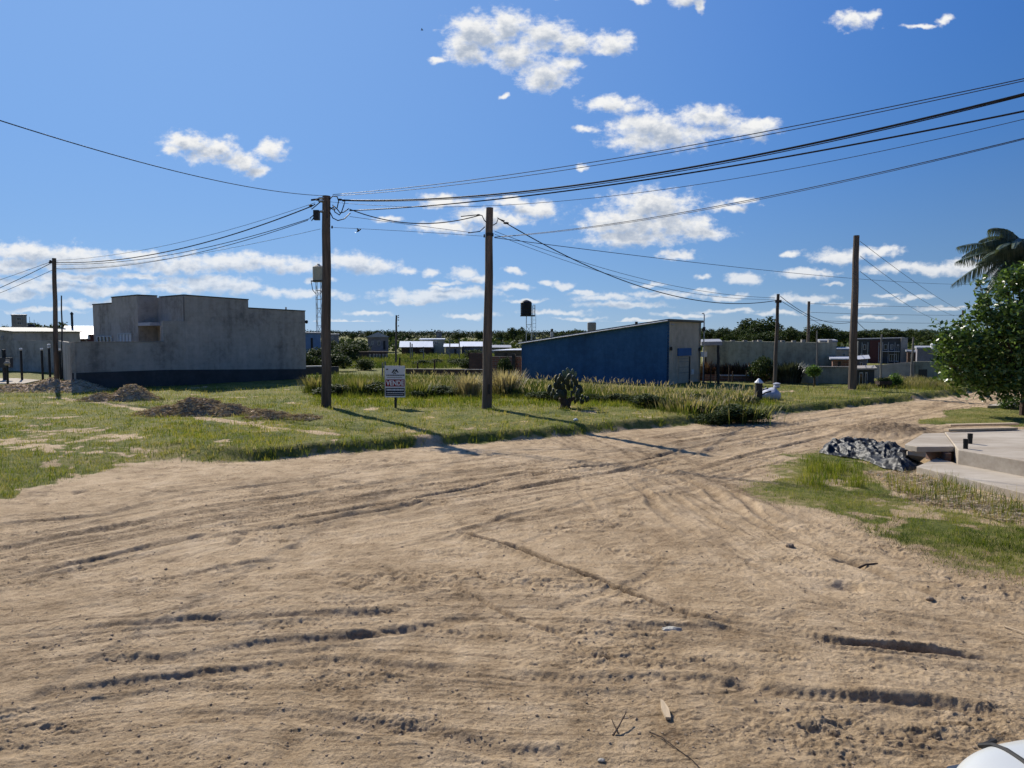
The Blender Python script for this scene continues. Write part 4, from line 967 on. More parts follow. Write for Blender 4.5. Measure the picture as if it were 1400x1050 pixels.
# bush behind it
bb_ = at(1312, 533, 34); bb_.z = .2; S = 34 / F
tree('shrub', 'brighter green bush under the leafy tree by the far road bend', 'shrub', bb_, [(tuple(at(x_, y_, 34 + d)), r * S) for x_, y_, r, d in [(1300, 500, 14, 0), (1298, 520, 14, 0), (1318, 508, 20, .5), (1335, 515, 18, 0), (1312, 526, 12, -.3), (1350, 505, 20, .5)]], 260, .10, .08, 'leaf_light', .04, at(1314, 505, 34), asp=.5)
for px_, py_, Y, s, lb in [(1360, 528, 44, 22, 'dark bush closing the road bend behind the leafy tree'), (1400, 524, 46, 26, 'dark hedge bush beside the far road at the right edge')]:
    q = at(px_, py_, Y); q.z = .2
    tree('shrub', lb, 'shrub', q, [(tuple(at(px_ + dx, py_ - 12 + dz, Y)), s * Y / F * .6) for dx, dz in ((-14, 4), (0, -6), (14, 2))], 120, .15, .13, 'leaf', .05, at(px_, py_ - 10, Y))
# palm
pb = at(1418, 545, 25); pb.z = .1; pc = at(1402, 348, 25)
pal = thing('palm_tree', 'feathery palm whose drooping fronds show above the leafy tree', 'palm', pb)
m = MB(); m.tube([pb + Vector((0, 0, -.2)), pb.lerp(pc, .5), pc], [.2, .15, .13], 10); m.build('trunk', 'bark', pal)
def frond(base, ang, el, length, droop, lmax, nl=74):
    V = []; Fq = []; d = Vector((math.cos(ang) * math.cos(el), math.sin(ang) * math.cos(el), math.sin(el)))
    side = Vector((-math.sin(ang), math.cos(ang), 0)); rp = []
    for i in range(nl + 1):
        s = i / nl; p = base + d * length * s + Vector((0, 0, -droop * s * s)); rp.append(p)
    for i in range(3, nl):
        s = i / nl; p = rp[i]; t = (rp[i + 1] - rp[i - 1]).normalized(); ll = lmax * math.sin(math.pi * (s * .85 + .12)) ** .7 * random.uniform(.8, 1.1)
        for sg_ in (-1, 1):
            dd = (side * sg_ * .55 + t * .45 + Vector((0, 0, -.15))).normalized()
            mid = p + dd * ll * .45; tip = mid + (dd * .22 + Vector((0, 0, -.95))).normalized() * ll * .75; wv = t * .016
            b = len(V); V += [p - wv, p + wv, mid + wv * .9, mid - wv * .9, tip + wv * .2, tip - wv * .2]; Fq += [(b, b + 1, b + 2, b + 3), (b + 3, b + 2, b + 4, b + 5)]
    return V, Fq, rp
VV = []; FF = []
for ang, el, ln, dr, lm_ in [(3.25, .75, 1.9, 1.0, .42), (3.5, .45, 2.0, 1.1, .45), (2.8, .95, 2.1, 1.3, .42), (3.9, .8, 2.2, 1.6, .45), (4.6, .6, 2.2, 1.5, .45), (2.3, .7, 2.2, 1.4, .45), (1.5, .8, 2.2, 1.4, .45), (.7, .9, 2.1, 1.2, .45), (0, .5, 2.3, 1.4, .45), (5.4, .8, 2.2, 1.3, .45), (3.3, .1, 1.7, 1.3, .4), (4.2, 0, 1.6, 1.2, .4), (3.05, 1.15, 1.7, .9, .4), (3.6, -.3, 1.5, .9, .4), (3.1, .5, 2.3, .9, .5), (3.35, .95, 2.3, 1.2, .5), (2.9, .35, 2.0, .9, .5), (3.7, .6, 2.1, 1.2, .5), (3.2, .3, 1.6, .8, .45), (3.5, -.1, 1.6, 1.0, .5), (3.0, -.45, 1.3, .8, .45), (4.0, -.4, 1.4, .8, .45), (2.6, .1, 1.9, 1.1, .5)]:
    v, f, rp = frond(pc, ang, el, ln * 1.15, dr * 1.1, lm_ * 1.2); b = len(VV)
    mm = MB(); mm.add(v, f); mm.tube(rp, [.022 * (1 - i / len(rp)) + .005 for i in range(len(rp))], 5); mm.build('frond', 'palm', pal)
# ------------------------------------------------------------------ background trees and bushes
protos = {}
def proto_tree(kind, i):
    rs = random.Random(i * 7 + len(kind))
    T = bpy.data.objects.new(kind, None); C.objects.link(T)
    if kind == 'pine_tree':
        c = [((rs.uniform(-.12, .12), rs.uniform(-.12, .12), .35 + .6 * k / 7), .22 * (1 - k / 8) + .04) for k in range(8)]; leaf = 'leaf_pine'; per = 1100
    elif kind == 'shrub':
        c = [((rs.uniform(-.3, .3), rs.uniform(-.3, .3), rs.uniform(.25, .7)), rs.uniform(.22, .36)) for k in range(7)]; leaf = 'leaf_bg'; per = 800
    else:
        c = [((rs.uniform(-.38, .38), rs.uniform(-.38, .38), rs.uniform(.42, .85)), rs.uniform(.16, .28)) for k in range(12)]; leaf = 'leaf_bg'; per = 1100
    m = MB(); m.tube([(0, 0, -.05), (.02, 0, .3), (0, 0, .6)], [.035, .028, .012], 7)
    for cc, r in c: m.tube([(0, 0, .3), tuple(x * .6 + (0, 0, .12)[j] for j, x in enumerate(cc)), cc], [.016, .01, .004], 5)
    m.build('trunk', 'bark', T)
    V, Fc = cluster_leaves(c, per, .035, .032, .6); npmesh('crown', V, Fc, leaf, T); return T
used = {}
def bgtree(kind, var, px, base_py, top_py, Y, wf, label, group, cat='tree'):
    b = at(px, base_py, Y); z = hz(b.x, b.y); top = Z(top_py, Y); H = max(.3, top - z)
    key = (kind, var)
    if key not in protos: protos[key] = proto_tree(kind, var); T = protos[key]
    else: T = copy_tree(protos[key])
    T.location = (b.x, b.y, z - .02 * H); T.scale = (H * wf, H * wf, H * 1.02); T.rotation_euler = (0, 0, random.uniform(0, 6.28)); tag(T, label, cat, group); return T
G_ = 'trees behind the right hand walls'
for i, (px_, top, Y, wf, k, lb) in enumerate([(1036, 437, 125, 1.25, 'tree', 'broad domed tree rising highest above the mossy wall'), (1008, 449, 120, 1.0, 'tree', 'rounded tree just left of the domed tree'), (985, 450, 130, 1.1, 'tree', 'dark tree behind the carport roof'),
      (966, 451, 140, 1.2, 'tree', 'dark tree touching the right edge of the blue building'), (1062, 450, 118, 1.2, 'tree', 'light green tree right of the domed tree, behind the slim pole'), (1050, 455, 105, 1.6, 'tree', 'low yellowish tree in front of the domed tree'),
      (1080, 449, 140, 1.0, 'tree', 'tree between the slim pole and the pole behind the wall'), (1097, 454, 125, 1.0, 'tree', 'small round tree left of the pole behind the mossy wall'), (1120, 446, 110, 1.15, 'tree', 'dark tree above the grey block right of the mossy wall'),
      (1136, 451, 150, 1.4, 'tree', 'low tree left of the tall bare pole'), (1152, 453, 160, 1.4, 'tree', 'tree in the gap just left of the tall bare pole'), (1185, 452, 170, 1.6, 'tree', 'tree crown right of the tall bare pole'), (1215, 451, 150, 1.8, 'tree', 'tree crown above the dark modern house'),
      (1244, 450, 160, 1.6, 'tree', 'tree crown above the chimney block of the dark house'), (1268, 453, 150, 1.6, 'tree', 'tree crown above the pale lilac wall'), (1287, 455, 100, 1.5, 'tree', 'tree nearest the left side of the leafy tree'),
      (1022, 456, 110, 1.3, 'tree', 'green tree low in front and left of the domed tree')]):
    bgtree(k, i % 3, px_, 475, top, Y, wf, lb, G_)
G2 = 'pines on the far right skyline'
for i, px_ in enumerate([1139, 1148, 1158, 1180, 1192, 1204, 1216, 1226, 1238, 1252, 1264, 1276, 1290, 1127, 1300]):
    bgtree('pine_tree', i % 2, px_ + random.uniform(-2, 2), 466, random.uniform(450.5, 455.5), random.uniform(240, 300), 1.1, 'small dark pine of the row on the far right skyline', G2)
G3 = 'dark trees on the middle skyline'
for i, (px_, top, Y, wf, lb) in enumerate([(706, 449, 190, 1.0, 'tallest dark skyline tree left of the black water tank'), (697, 455, 200, 1.3, 'dark skyline tree right beside the second utility pole'), (686, 455, 210, 1.2, 'skyline tree seen just right of the second utility pole'), (655, 454, 260, .8, 'small dark skyline tree left of the second utility pole'), (625, 455, 300, 1.2, 'rounded dark skyline tree above the pale roofed houses'),
      (722, 457, 120, 1.0, 'small dark tree at the foot of the black water tank'), (716, 458, 140, 1.0, 'low tree left of the foot of the black water tank'), (788, 451, 150, 1.4, 'tree crown showing over the blue roof near the grey tank'), (775, 454, 150, 1.2, 'lower tree crown showing over the blue roof'),
      (483, 456, 300, .7, 'lone dark tree on the skyline right of the first utility pole'), (516, 452, 160, .9, 'spiky tree above the gabled lilac house'), (553, 457, 220, 1.4, 'tree right of the thin far pole'), (535, 454, 170, .8, 'tree left of the thin far pole'),
      (664, 452.5, 280, .7, 'thin topped skyline tree hidden partly by the second pole')]):
    bgtree('tree', i % 3, px_, 472, top, Y, wf, lb, G3)
G4 = 'trees on the left skyline'
for i, (px_, top, lb) in enumerate([(8, 446, 'round tree at the far left edge behind the grey hut'), (50, 444, 'tree behind the small tower on the left'), (62, 443.5, 'tree left of the leftmost utility pole'), (80, 445, 'tree right of the leftmost utility pole'), (30, 448, 'tree behind the small square tower'), (-12, 446, 'tree beyond the left edge')][:5]):
    bgtree('tree', (i + 1) % 3, px_, 470, top, 120, 1.5, lb, G4)
G5 = 'bushes between the lot and the far houses'
for i, (px_, by, top, Y, wf, lb) in enumerate([(430, 503, 471, 48, 1.2, 'dark green bush between the grey house and the first pole'), (424, 506, 480, 45, 1.2, 'low bush at the right end of the grey house'), (459, 502, 478, 46, 1.5, 'bright bush just right of the first utility pole'), (470, 500, 466, 60, 1.6, 'bush in front of the brown board fence, left part'), (488, 490, 462, 85, 1.6, 'dark bush left of the gabled lilac house'),
      (472, 488, 463, 90, 1.6, 'bush behind the first pole near the far sheds'), (500, 505, 489, 48, 1.6, 'shrub against the brown board fence'), (580, 505, 490, 55, 2.6, 'wide shrub behind the for sale sign'), (600, 505, 489, 58, 2.4, 'wide shrub in front of the two storey far house'), (622, 506, 489, 55, 2.4, 'shrub in front of the pale roofed houses'), (640, 508, 487, 50, 2.0, 'greyish shrub left of the dark brick wall'),
      (560, 503, 492, 60, 2.4, 'shrub right of the thin far pole'), (648, 490, 476, 70, 1.6, 'shrub over the dark brick wall'), (690, 512, 482, 37.5, .7, 'thin climbing shrub on the stacked brick wall'), (1036, 515, 481, 34.6, .95, 'light green shrub against the mossy wall'), (448, 480, 463, 100, 1.5, 'bush by the pale blue shed')]):
    bgtree('shrub', i % 3, px_, by, top, Y, wf, lb, G5, 'shrub')
# far wood: one mass
n = 110000
px_ = R.uniform(-500, 1900, n); Yv = R.uniform(420, 760, n); gz = base_h(K(1) * 0 + (px_ - 700) / F * CP * Yv, Yv)
xx_ = (px_ - 700) / F * CP * Yv; hh_ = (2.3 + 2.9 * np.clip(pn(xx_ / 22, Yv / 60, 5) + .6 * pn(xx_ / 7, Yv / 12, 6), -.7, 1.7)) * R.uniform(0, 1, n) ** .6
V, Fc = rhombs(np.stack([xx_, Yv, gz + hh_], 1), np.full(n, .55), .7)
tag(npmesh('distant_woodland', V, Fc, 'leaf_pine'), 'dark distant woodland along the whole horizon', 'woodland', None, 'stuff')
n = 26000
Yv = R.uniform(110, 300, n); px_ = R.uniform(430, 1300, n); xx_ = (px_ - 700) / F * CP * Yv; gz = base_h(xx_, Yv)
k = pn(xx_ / 12, Yv / 12, 44) > .05; xx_, Yv, gz = xx_[k], Yv[k], gz[k]
V, Fc = rhombs(np.stack([xx_, Yv, gz + R.uniform(0, 1.5, len(xx_)) * (1 + pn(xx_ / 6, Yv / 6, 8))], 1), np.full(len(xx_), .4), .7)
tag(npmesh('scrub', V, Fc, 'leaf_bg'), 'green scrub over the fields before the horizon', 'scrub', None, 'stuff')
# ------------------------------------------------------------------ far houses and walls
def simple_house(name, label, cat, x0, x1, ytop, ybase, Y, depth, wallm, roofm, ridge=None, over=.15, ytop2=None, wins=(), group=None, roof_t=.12, front=0.0):
    a = pt(x0, Y)
    if front == 0.0: kk = K((x0 + x1) / 2) * .9; b = onl(x1, a, (a[0] + 1, a[1] - kk)); front = b[1] - Y
    else: b = pt(x1, Y + front)
    zb = min(hz(*a), hz(*b)) - .3
    z0 = Z(ytop, Y); z1 = Z(ytop2 if ytop2 is not None else ytop, Y + front)
    T = thing(name, label, cat, (a[0], a[1], zb + .3), group)
    m = MB(); m.slab(a, b, depth, zb, z0, zb, z1); wl_ = m.build('wall', wallm, T)
    d = Vector((b[0] - a[0], b[1] - a[1], 0)).normalized(); n = Vector((-d.y, d.x, 0))
    A_ = Vector((a[0], a[1], z0)) - d * over - n * over; B_ = Vector((b[0], b[1], z1)) + d * over - n * over; C_ = B_ + n * (depth + 2 * over); D_ = A_ + n * (depth + 2 * over)
    m = MB(); e = Vector((0, 0, .003))
    if ridge:
        rz = Vector((0, 0, ridge)); m1 = (A_ + B_) / 2 + rz; m2 = (C_ + D_) / 2 + rz
        if ridge < 0:   # ridge parallel to the front
            m1 = (A_ + D_) / 2 - rz; m2 = (B_ + C_) / 2 - rz; m.add([A_ + e, B_ + e, C_ + e, D_ + e, m1, m2], [(0, 1, 5, 4), (2, 3, 4, 5), (1, 2, 5), (3, 0, 4), (3, 2, 1, 0)])
        else: m.add([A_ + e, B_ + e, C_ + e, D_ + e, m1, m2], [(1, 2, 5, 4), (3, 0, 4, 5), (0, 1, 4), (2, 3, 5), (3, 2, 1, 0)])
    else:
        t = Vector((0, 0, roof_t)); m.hexa([A_ + e, B_ + e, C_ + e, D_ + e, A_ + t, B_ + t, C_ + t * 1.6, D_ + t * 1.6])
    m.build('roof', roofm, T)
    for wx0, wx1, wy0, wy1, kind in wins:
        if kind == 'door': m = MB(); fb(m, a, b, wx0, wx1, wy0, wy1, .03); m.build('door', 'dark_metal', T)
        else: window(T, a, b, wx0, wx1, wy0, wy1, kind)
    return T
GH = 'far houses beyond the lot'
simple_house('house', 'gabled lilac grey house on the left of the far houses', 'house', 503, 531, 461, 483, 105, 6, 'lilac_wall', 'sheet_grey', 0.75, .3, None, [(508, 511, 466, 471, 2), (516, 520, 466, 472, 2), (524, 527, 466, 478, 'door')], GH)
simple_house('shed', 'low dark shed with a bright white sloping roof right of the thin far pole', 'shed', 549, 589, 474.5, 486, 92, 5.5, 'brown_wall', 'roof', -.75, .3, None, [(558, 562, 477, 484, 'door'), (574, 579, 477.5, 481, 2)], GH)
simple_house('house', 'two storey brownish grey flat roofed house among the far houses', 'house', 574, 608, 464.5, 490, 98, 7, 'green_wall', 'roof', None, .1, None, [(580, 585, 467, 471, 2), (594, 599, 467, 471, 2), (588, 593, 477, 486, 'door')], GH)
simple_house('house', 'small lilac house with pale pitched roof left of the wider pale roof', 'house', 609, 630, 474, 490, 88, 5, 'lilac_wall', 'roof', -.35, .25, None, [(612, 615, 477, 482, 2), (621, 624, 477, 487, 'door')], GH)
simple_house('house', 'wide lilac house with pale sheet roof just left of the second pole', 'house', 631, 662, 473.5, 490, 92, 7, 'lilac_wall', 'roof', -.6, .3, None, [(635, 639, 477, 482, 2), (646, 650, 477, 482, 2), (654, 657, 477, 488, 'door')], GH)
simple_house('house', 'low house with pale grey roof right of the second utility pole', 'house', 672, 696, 475, 488, 95, 6, 'green_wall', 'roof_grey', -.3, .3, None, [(678, 682, 478, 483, 2)], GH)
simple_house('lean_to', 'lean to with a bright sloping sheet roof against the left end of the blue building', 'shed', 676, 713.5, 480, 500, 43, 4, 'dark_wall', 'roof', None, .2, 479, [(690, 694, 483, 500, 'door')], GH, roof_t=.05, front=-.5)
simple_house('house', 'pale tower block standing on the skyline above the far houses', 'building', 596.5, 604, 453.5, 464, 330, 4, 'lilac_wall', 'roof_grey', None, .1, None, [(598, 600, 456, 459, 1)], GH)
simple_house('shed', 'pale blue shed between the grey house and the first pole', 'shed', 405, 438, 455.5, 480, 72, 6, 'blue_shed', 'roof_grey', None, .1, 456.5, [(425, 428, 462, 480, 'door')], GH)
simple_house('house', 'little lilac flat roofed house right of the first utility pole', 'house', 451, 463, 457.5, 470, 130, 5, 'lilac_wall', 'roof_grey', None, .1, None, [(454, 456, 460, 463, 1)], GH)
GL = 'buildings behind the left boundary wall'
simple_house('hut', 'plain grey rendered hut at the left edge of the photo', 'hut', -30, 19.5, 448, 510, 48, 5, 'concrete_wall', 'roof_trim', None, .1, 454, [(3, 5.5, 459, 465, 1)], GL, front=-1, roof_t=.05)
T = simple_house('tower_building', 'small square grey tower rising behind the brown shed at the left', 'building', 17.5, 37.5, 431.5, 470, 75, 1.6, 'concrete_d', 'roof_grey', None, .04, None, [(25, 31, 434, 438, 2), (25, 31, 440, 444, 2)], GL)
T = simple_house('shed', 'brown boarded shed with a white roof edge behind the leftmost pole', 'shed', 20, 86, 454.3, 480, 56, 6, 'brown_wall', 'roof', None, .15, 449.8, [(36, 41, 458, 472, 1), (84, 86.5, 450, 470, 'door')], GL, roof_t=.09)
simple_house('shed', 'low shed with a blazing white sheet roof right of the leftmost pole', 'shed', 88, 117, 463, 480, 60, 5, 'brown_wall', 'roof', -.5, .15, None, [(100, 103, 464, 470, 'door')], GL)
simple_house('house', 'grey roofed house peeping between the leftmost pole and the grey house', 'house', 88, 150, 457.5, 480, 75, 9, 'red_wall', 'roof_grey', -1.0, .2, None, [(120, 124, 460, 464, 2)], GL)
q = at(99, 450, 78); m = MB(); m.tube([q + Vector((0, 0, -1.5)), Vector((q.x, q.y, Z(430, 78)))], .12, 8); m.lathe((q.x, q.y, Z(430, 78)), [(.17, 0), (.17, .12), (.02, .3)], 8)
tag(m.build('chimney_pipe', 'dark_metal', None, org=(q.x, q.y, 2)), 'dark metal flue pipe above the grey roof at the left', 'chimney')
q = at(43, 447, 70); T = thing('roof_tank', 'small dark roof tank with two aerials beside the square tower', 'water tank', q)
m = MB(); m.lathe((q.x, q.y, q.z - .8), [(.3, 0), (.34, .1), (.34, .9), (.25, 1.05)], 12); m.build('tank', 'dark_metal', T)
m = MB(); m.tube([(q.x - .15, q.y, q.z), (q.x - .15, q.y, q.z + 1.0)], .02, 5); m.tube([(q.x + .25, q.y, q.z), (q.x + .3, q.y, q.z + .7)], .02, 5); m.build('aerial', 'galv', T)

# right side walls
T = thing('mossy_wall', 'long streaked greenish grey wall behind the red leaved plants', 'wall', (pt(984, 46)[0], 46, .2))
m = MB(); m.slab(pt(984, 46), pt(1143.5, 45), 5, -.2, Z(466.3, 46), -.2, Z(468.5, 45)); m.build('wall', 'green_wall', T)
m = MB()
for i, px_ in enumerate((990, 1004, 1021, 1034, 1041, 1066, 1073, 1088, 1101, 1126, 1138)):
    q = pt(px_, 45.8); z = Z(467, 45.7); m.box(q[0] - .12, q[0] + .12, 46.1, 46.3, z - .05, z + random.uniform(.06, .16))
m.build('broken_coping', 'concrete_d', T)
simple_house('carport', 'carport with flat grey roof right of the blue building', 'carport', 962, 984, 472.5, 510, 37, 3.5, 'green_wall', 'roof_grey', None, .12, 472, [(964, 966, 486, 505, 'door')], None, roof_t=.2)
q = at(961.5, 484.5, 34.5); m = MB(); a0 = at(957.5, 481, 36.9); a1 = at(966.5, 488, 36.9); m.box(a0.x, a1.x, 36.86, 36.9, a1.z, a0.z)
tag(m.build('poster', 'white', None, org=(a0.x, 36.88, a1.z)), 'blank white panel hung on the carport wall', 'panel')
T = thing('low_wall', 'low greenish wall with a plain face left of the tall bare pole', 'wall', (pt(1096, 34.5)[0], 34.5, .2))
m = MB(); m.slab(pt(1092, 34.5), pt(1169, 33.6), .18, -.1, Z(502, 34.3), -.1, Z(502.5, 33.6)); m.build('wall', 'green_wall', T)
m = MB(); m.slab(pt(1092, 34.46), pt(1169, 33.56), .26, Z(502, 34.3) + .003, Z(501, 34.3), Z(502.5, 33.6) + .003, Z(501.3, 33.6)); m.build('coping', 'concrete_d', T)
GR = 'buildings behind the right hand walls'
simple_house('house', 'grey rendered block with a high window right of the mossy wall', 'house', 1121, 1144, 467.5, 505, 52, 5, 'concrete_d', 'roof_grey', None, .05, 467.5, [(1127, 1134, 472, 476, 2)], GR)
simple_house('house', 'lower grey house left of the tall bare pole', 'house', 1142, 1166, 479, 505, 50, 4, 'concrete_wall', 'roof_grey', None, .05, 479, [(1152, 1156, 483, 488, 2)], GR)
simple_house('shed', 'small brick shed with a pale sheet roof left of the tall bare pole', 'shed', 1139, 1168, 492, 510, 42, 3, 'brick', 'sheet_grey', None, .15, 492, [(1146, 1150, 494, 505, 'door')], GR, roof_t=.08)
simple_house('shed', 'small shed with a pale sloping roof right of the tall bare pole', 'shed', 1170, 1186, 492, 510, 42, 3, 'lilac_wall', 'sheet_grey', -.18, .15, 490, [(1176, 1180, 495, 505, 1)], GR)
T = simple_house('modern_house', 'dark two storey modern house with maroon panel above the far walls', 'house', 1173, 1240.5, 465.5, 505, 62, 7, 'dark_wall', 'dark_wall', None, .08, 464, [(1180, 1184, 471, 478, 1), (1208, 1213, 471, 478, 1), (1217, 1221, 471, 478, 2), (1226, 1229, 471, 495, 1), (1176, 1181, 484, 492, 1), (1216, 1226, 484, 494, 3)], GR)
a_ = pt(1173, 62); kk = K(1206.75) * .9; b_ = onl(1240.5, a_, (a_[0] + 1, a_[1] - kk))
m = MB(); fb(m, a_, b_, 1189, 1203, 464.8, 500, .06); m.build('maroon_panel', 'red_wall', T)
m = MB(); fb(m, a_, b_, 1231, 1240, 461.5, 500, .4); m.build('chimney', 'concrete_d', T)
m = MB(); [fb(m, a_, b_, x_, x_ + .7, 468, 500, .08) for x_ in (1178, 1186, 1201, 1206, 1214, 1223)]; fb(m, a_, b_, 1204, 1230, 480, 481, .3); m.build('railing', 'frame', T)
simple_house('house', 'pale lilac walled house left of the leafy tree', 'house', 1254, 1284, 477, 505, 55, 5, 'lilac_wall', 'roof_grey', None, .05, 477, [(1279, 1281, 480, 486, 1)], GR)
simple_house('shed', 'dark little shed between the dark house and the pale lilac house', 'shed', 1241, 1254, 481, 505, 58, 4, 'brick_dark', 'roof_grey', None, .1, 483, [(1245, 1248, 484, 490, 1)], GR)
q = pt(1282, 54); m = MB(); m.lathe((q[0], 54.5, Z(478, 54)), [(.2, 0), (.24, .05), (.24, .42), (.12, .5)], 10); tag(m.build('roof_tank', 'white', None, org=(q[0], 54.5, 3)), 'little white tank on the pale lilac house roof', 'water tank')
T = thing('street_wall', 'light grey rendered street wall with a slanting top beyond the tall bare pole', 'wall', (pt(1188, 38)[0], 38, .2))
m = MB(); m.slab(pt(1184, 38.5), pt(1251, 37.2), .18, -.1, Z(500.5, 38.5), -.1, Z(494.5, 37.2)); m.build('wall', 'concrete_wall', T)
m = MB(); [m.slab(pt(x_, 38.2), pt(x_ + 2, 38.15), .05, .2, Z(503, 38)) for x_ in (1207, 1210.5)]; m.build('gate', 'white', T)
T = thing('street_wall', 'dark mossy end wall with gate left of the leafy tree', 'wall', (pt(1252, 37)[0], 37, .2))
m = MB(); m.slab(pt(1251.5, 37.2), pt(1291, 38), .18, -.1, Z(494.5, 37), -.1, Z(494, 38)); m.build('wall', 'green_wall', T)
m = MB(); fb(m, pt(1251.5, 37.2), pt(1291, 38), 1257, 1268, 505, 519, .03); m.build('gate', 'dark_metal', T)
simple_house('shed', 'dark slatted low shed right behind the tall bare pole', 'shed', 1170, 1196.5, 506, 531, 32.5, 2.0, 'dark_wall', 'concrete_d', None, .1, 505.5, [(1176, 1181, 509, 529, 1), (1184, 1187, 509, 529, 1)], None, roof_t=.08)

# fences and low walls behind the lot
T = thing('board_fence', 'low brown fence with grey posts behind the weeds, left of the sign', 'fence', (pt(473, 72)[0], 72, .2))
m = MB(); m.slab(pt(472, 72), pt(530, 72), .12, -.2, Z(481.5, 72)); m.build('boards', 'brick_dark', T)
m = MB(); m.slab(pt(472, 71.9), pt(530, 71.9), .35, Z(481.4, 72), Z(480.4, 72)); m.build('rail', 'soil_pile', T)
for x_ in (506, 511, 515, 519, 524, 528.5):
    m = MB(); q = pt(x_, 71.5); m.box(q[0] - .09, q[0] + .09, 71.4, 71.55, 0, Z(484, 71.5)); m.build('post', 'concrete_d', T)
T = thing('foundation_wall', 'long low dark brick foundation wall behind the tall weeds', 'wall', (pt(556, 42)[0], 42, .2))
m = MB(); m.slab(pt(554, 43), pt(672, 40), .15, -.2, Z(505, 43), -.2, Z(506, 40)); m.build('wall', 'brick_dark', T)
m = MB(); m.slab(pt(554, 42.96), pt(672, 39.96), .25, Z(505, 43) + .003, Z(504.2, 43), Z(506, 40) + .003, Z(505.1, 40)); m.build('coping', 'concrete_d', T)
T = thing('low_wall', 'low white capped wall at the right end of the grey house', 'wall', (pt(418, 42)[0], 42, .2))
m = MB(); m.slab(pt(414, 42), pt(463, 43), .15, -.2, Z(502, 42)); m.build('wall', 'dark_wall', T)
m = MB(); m.slab(pt(414, 41.96), pt(441, 42.5), .25, Z(502, 42) + .003, Z(500.4, 42)); m.build('coping', 'white', T)
T = thing('brick_wall', 'stacked hollow brick wall between the second pole and the blue building', 'wall', (pt(673, 39.5)[0], 39.5, .2))
m = MB(); m.slab(pt(671, 39.8), pt(712.5, 39.0), .18, -.2, Z(487.5, 39.5)); m.build('wall', 'brick', T)
m = MB(); m.slab(pt(700, 39.1), pt(704, 39.0), .1, 0, Z(484, 39)); m.build('post', 'dark_metal', T)
T = thing('brick_wall', 'dark brick wall just left of the second utility pole', 'wall', (pt(641, 44)[0], 44, .2))
m = MB(); m.slab(pt(641, 44), pt(664, 43.5), .18, -.2, Z(482.5, 44)); m.build('wall', 'brick_dark', T)
T = thing('brick_wall', 'low reddish brick planter wall under the red leaved plants', 'wall', (pt(962, 35.6)[0], 35.6, .2))
m = MB(); m.slab(pt(960, 36.2), pt(1050, 35.4), .15, -.1, Z(512, 36)); m.build('wall', 'brick', T)
m = MB(); m.slab(pt(984, 35.9), pt(1030, 35.5), .05, Z(513.2, 36), Z(512.3, 36)); m.build('rail', 'roof', T)
for x_, y0_, y1_, lb in ((570.5, 496, 507, 'fence post in the weeds right of the sign'), (593.8, 492, 507, 'tall dark fence post behind the weeds, right of the sign'), (546, 489, 499, 'dark stub post behind the top of the sign')):
    q = pt(x_, 44); m = MB(); m.tube([(q[0], 44, 0), (q[0] + .02, 44, Z(y0_, 44))], [.06, .05], 7); tag(m.build('fence_post', 'bark', None, org=(q[0], 44, .2)), lb, 'post', 'fence posts in the weeds')
for x_, y0_, lb in ((522.5, 496, 'left one of two weathered wooden posts left of the sign'), (526, 494.5, 'right one of two weathered wooden posts left of the sign')):
    q = pt(x_, 36); m = MB(); m.tube([(q[0], 36, 0), (q[0] + .02, 36, Z(y0_, 36))], [.05, .04], 7); tag(m.build('fence_post', 'concrete_d', None, org=(q[0], 36, .2)), lb, 'post', 'fence posts in the weeds')
for i, (x_, y0_, Y) in enumerate(((561, 468, 70), (563.5, 470, 70), (615, 462, 72), (628, 462, 72), (579, 474, 66))):
    q = pt(x_, Y); m = MB(); m.tube([(q[0], Y, 0), (q[0], Y, Z(y0_, Y))], .06, 6); tag(m.build('fence_post', 'pole_grey', None, org=(q[0], Y, .2)), 'slim pale post standing before the far houses', 'post', 'slim posts before the far houses')
for i, x_ in enumerate((963, 972, 979, 997, 1002, 1021, 1028)):
    q = pt(x_, 34.9); m = MB(); m.tube([(q[0], 34.9, .0), (q[0] + .02, 34.9, Z(random.uniform(497, 508), 34.9))], .03, 6); tag(m.build('stake', 'bark', None, org=(q[0], 34.9, .2)), 'thin upright stake before the red leaved plants', 'stake', 'stakes before the red leaved plants')

# ------------------------------------------------------------------ water towers
def lattice(T, cx, cy, z0, z1, hw, mat='galv', r=.035):
    m = MB(); cs = [(-hw, -hw), (hw, -hw), (hw, hw), (-hw, hw)]
    for dx, dy in cs: m.tube([(cx + dx, cy + dy, z0), (cx + dx * .9, cy + dy * .9, z1)], r, 5)
    m.build('tower_legs', mat, T); m = MB(); n = max(4, int((z1 - z0) / .9))
    for k in range(n):
        za, zb = z0 + (z1 - z0) * k / n, z0 + (z1 - z0) * (k + 1) / n
        for i in range(4):
            a, b = cs[i], cs[(i + 1) % 4]; m.tube([(cx + a[0], cy + a[1], za), (cx + b[0], cy + b[1], zb if (k + i) % 2 else za + .01)], r * .6, 4); m.tube([(cx + a[0], cy + a[1], zb), (cx + b[0], cy + b[1], zb)], r * .6, 4)
    m.build('bracing', mat, T)
Y = 75; q = pt(435.5, Y, 370); T = thing('water_tower', 'white water tank on a thin lattice tower behind the first utility pole', 'water tower', (q[0], Y, .3))
k = Y / F; zt0, zt1 = Z(384, Y), Z(363.5, Y); lattice(T, q[0], Y, 0, zt0 - .1, .27)
m = MB(); m.lathe((q[0], Y, zt0), [(.55, 0), (.6, .05), (.6, zt1 - zt0 - .12), (.4, zt1 - zt0), (.15, zt1 - zt0 + .12), (.15, zt1 - zt0 + .2)], 18); m.build('tank', 'beige_wall', T)
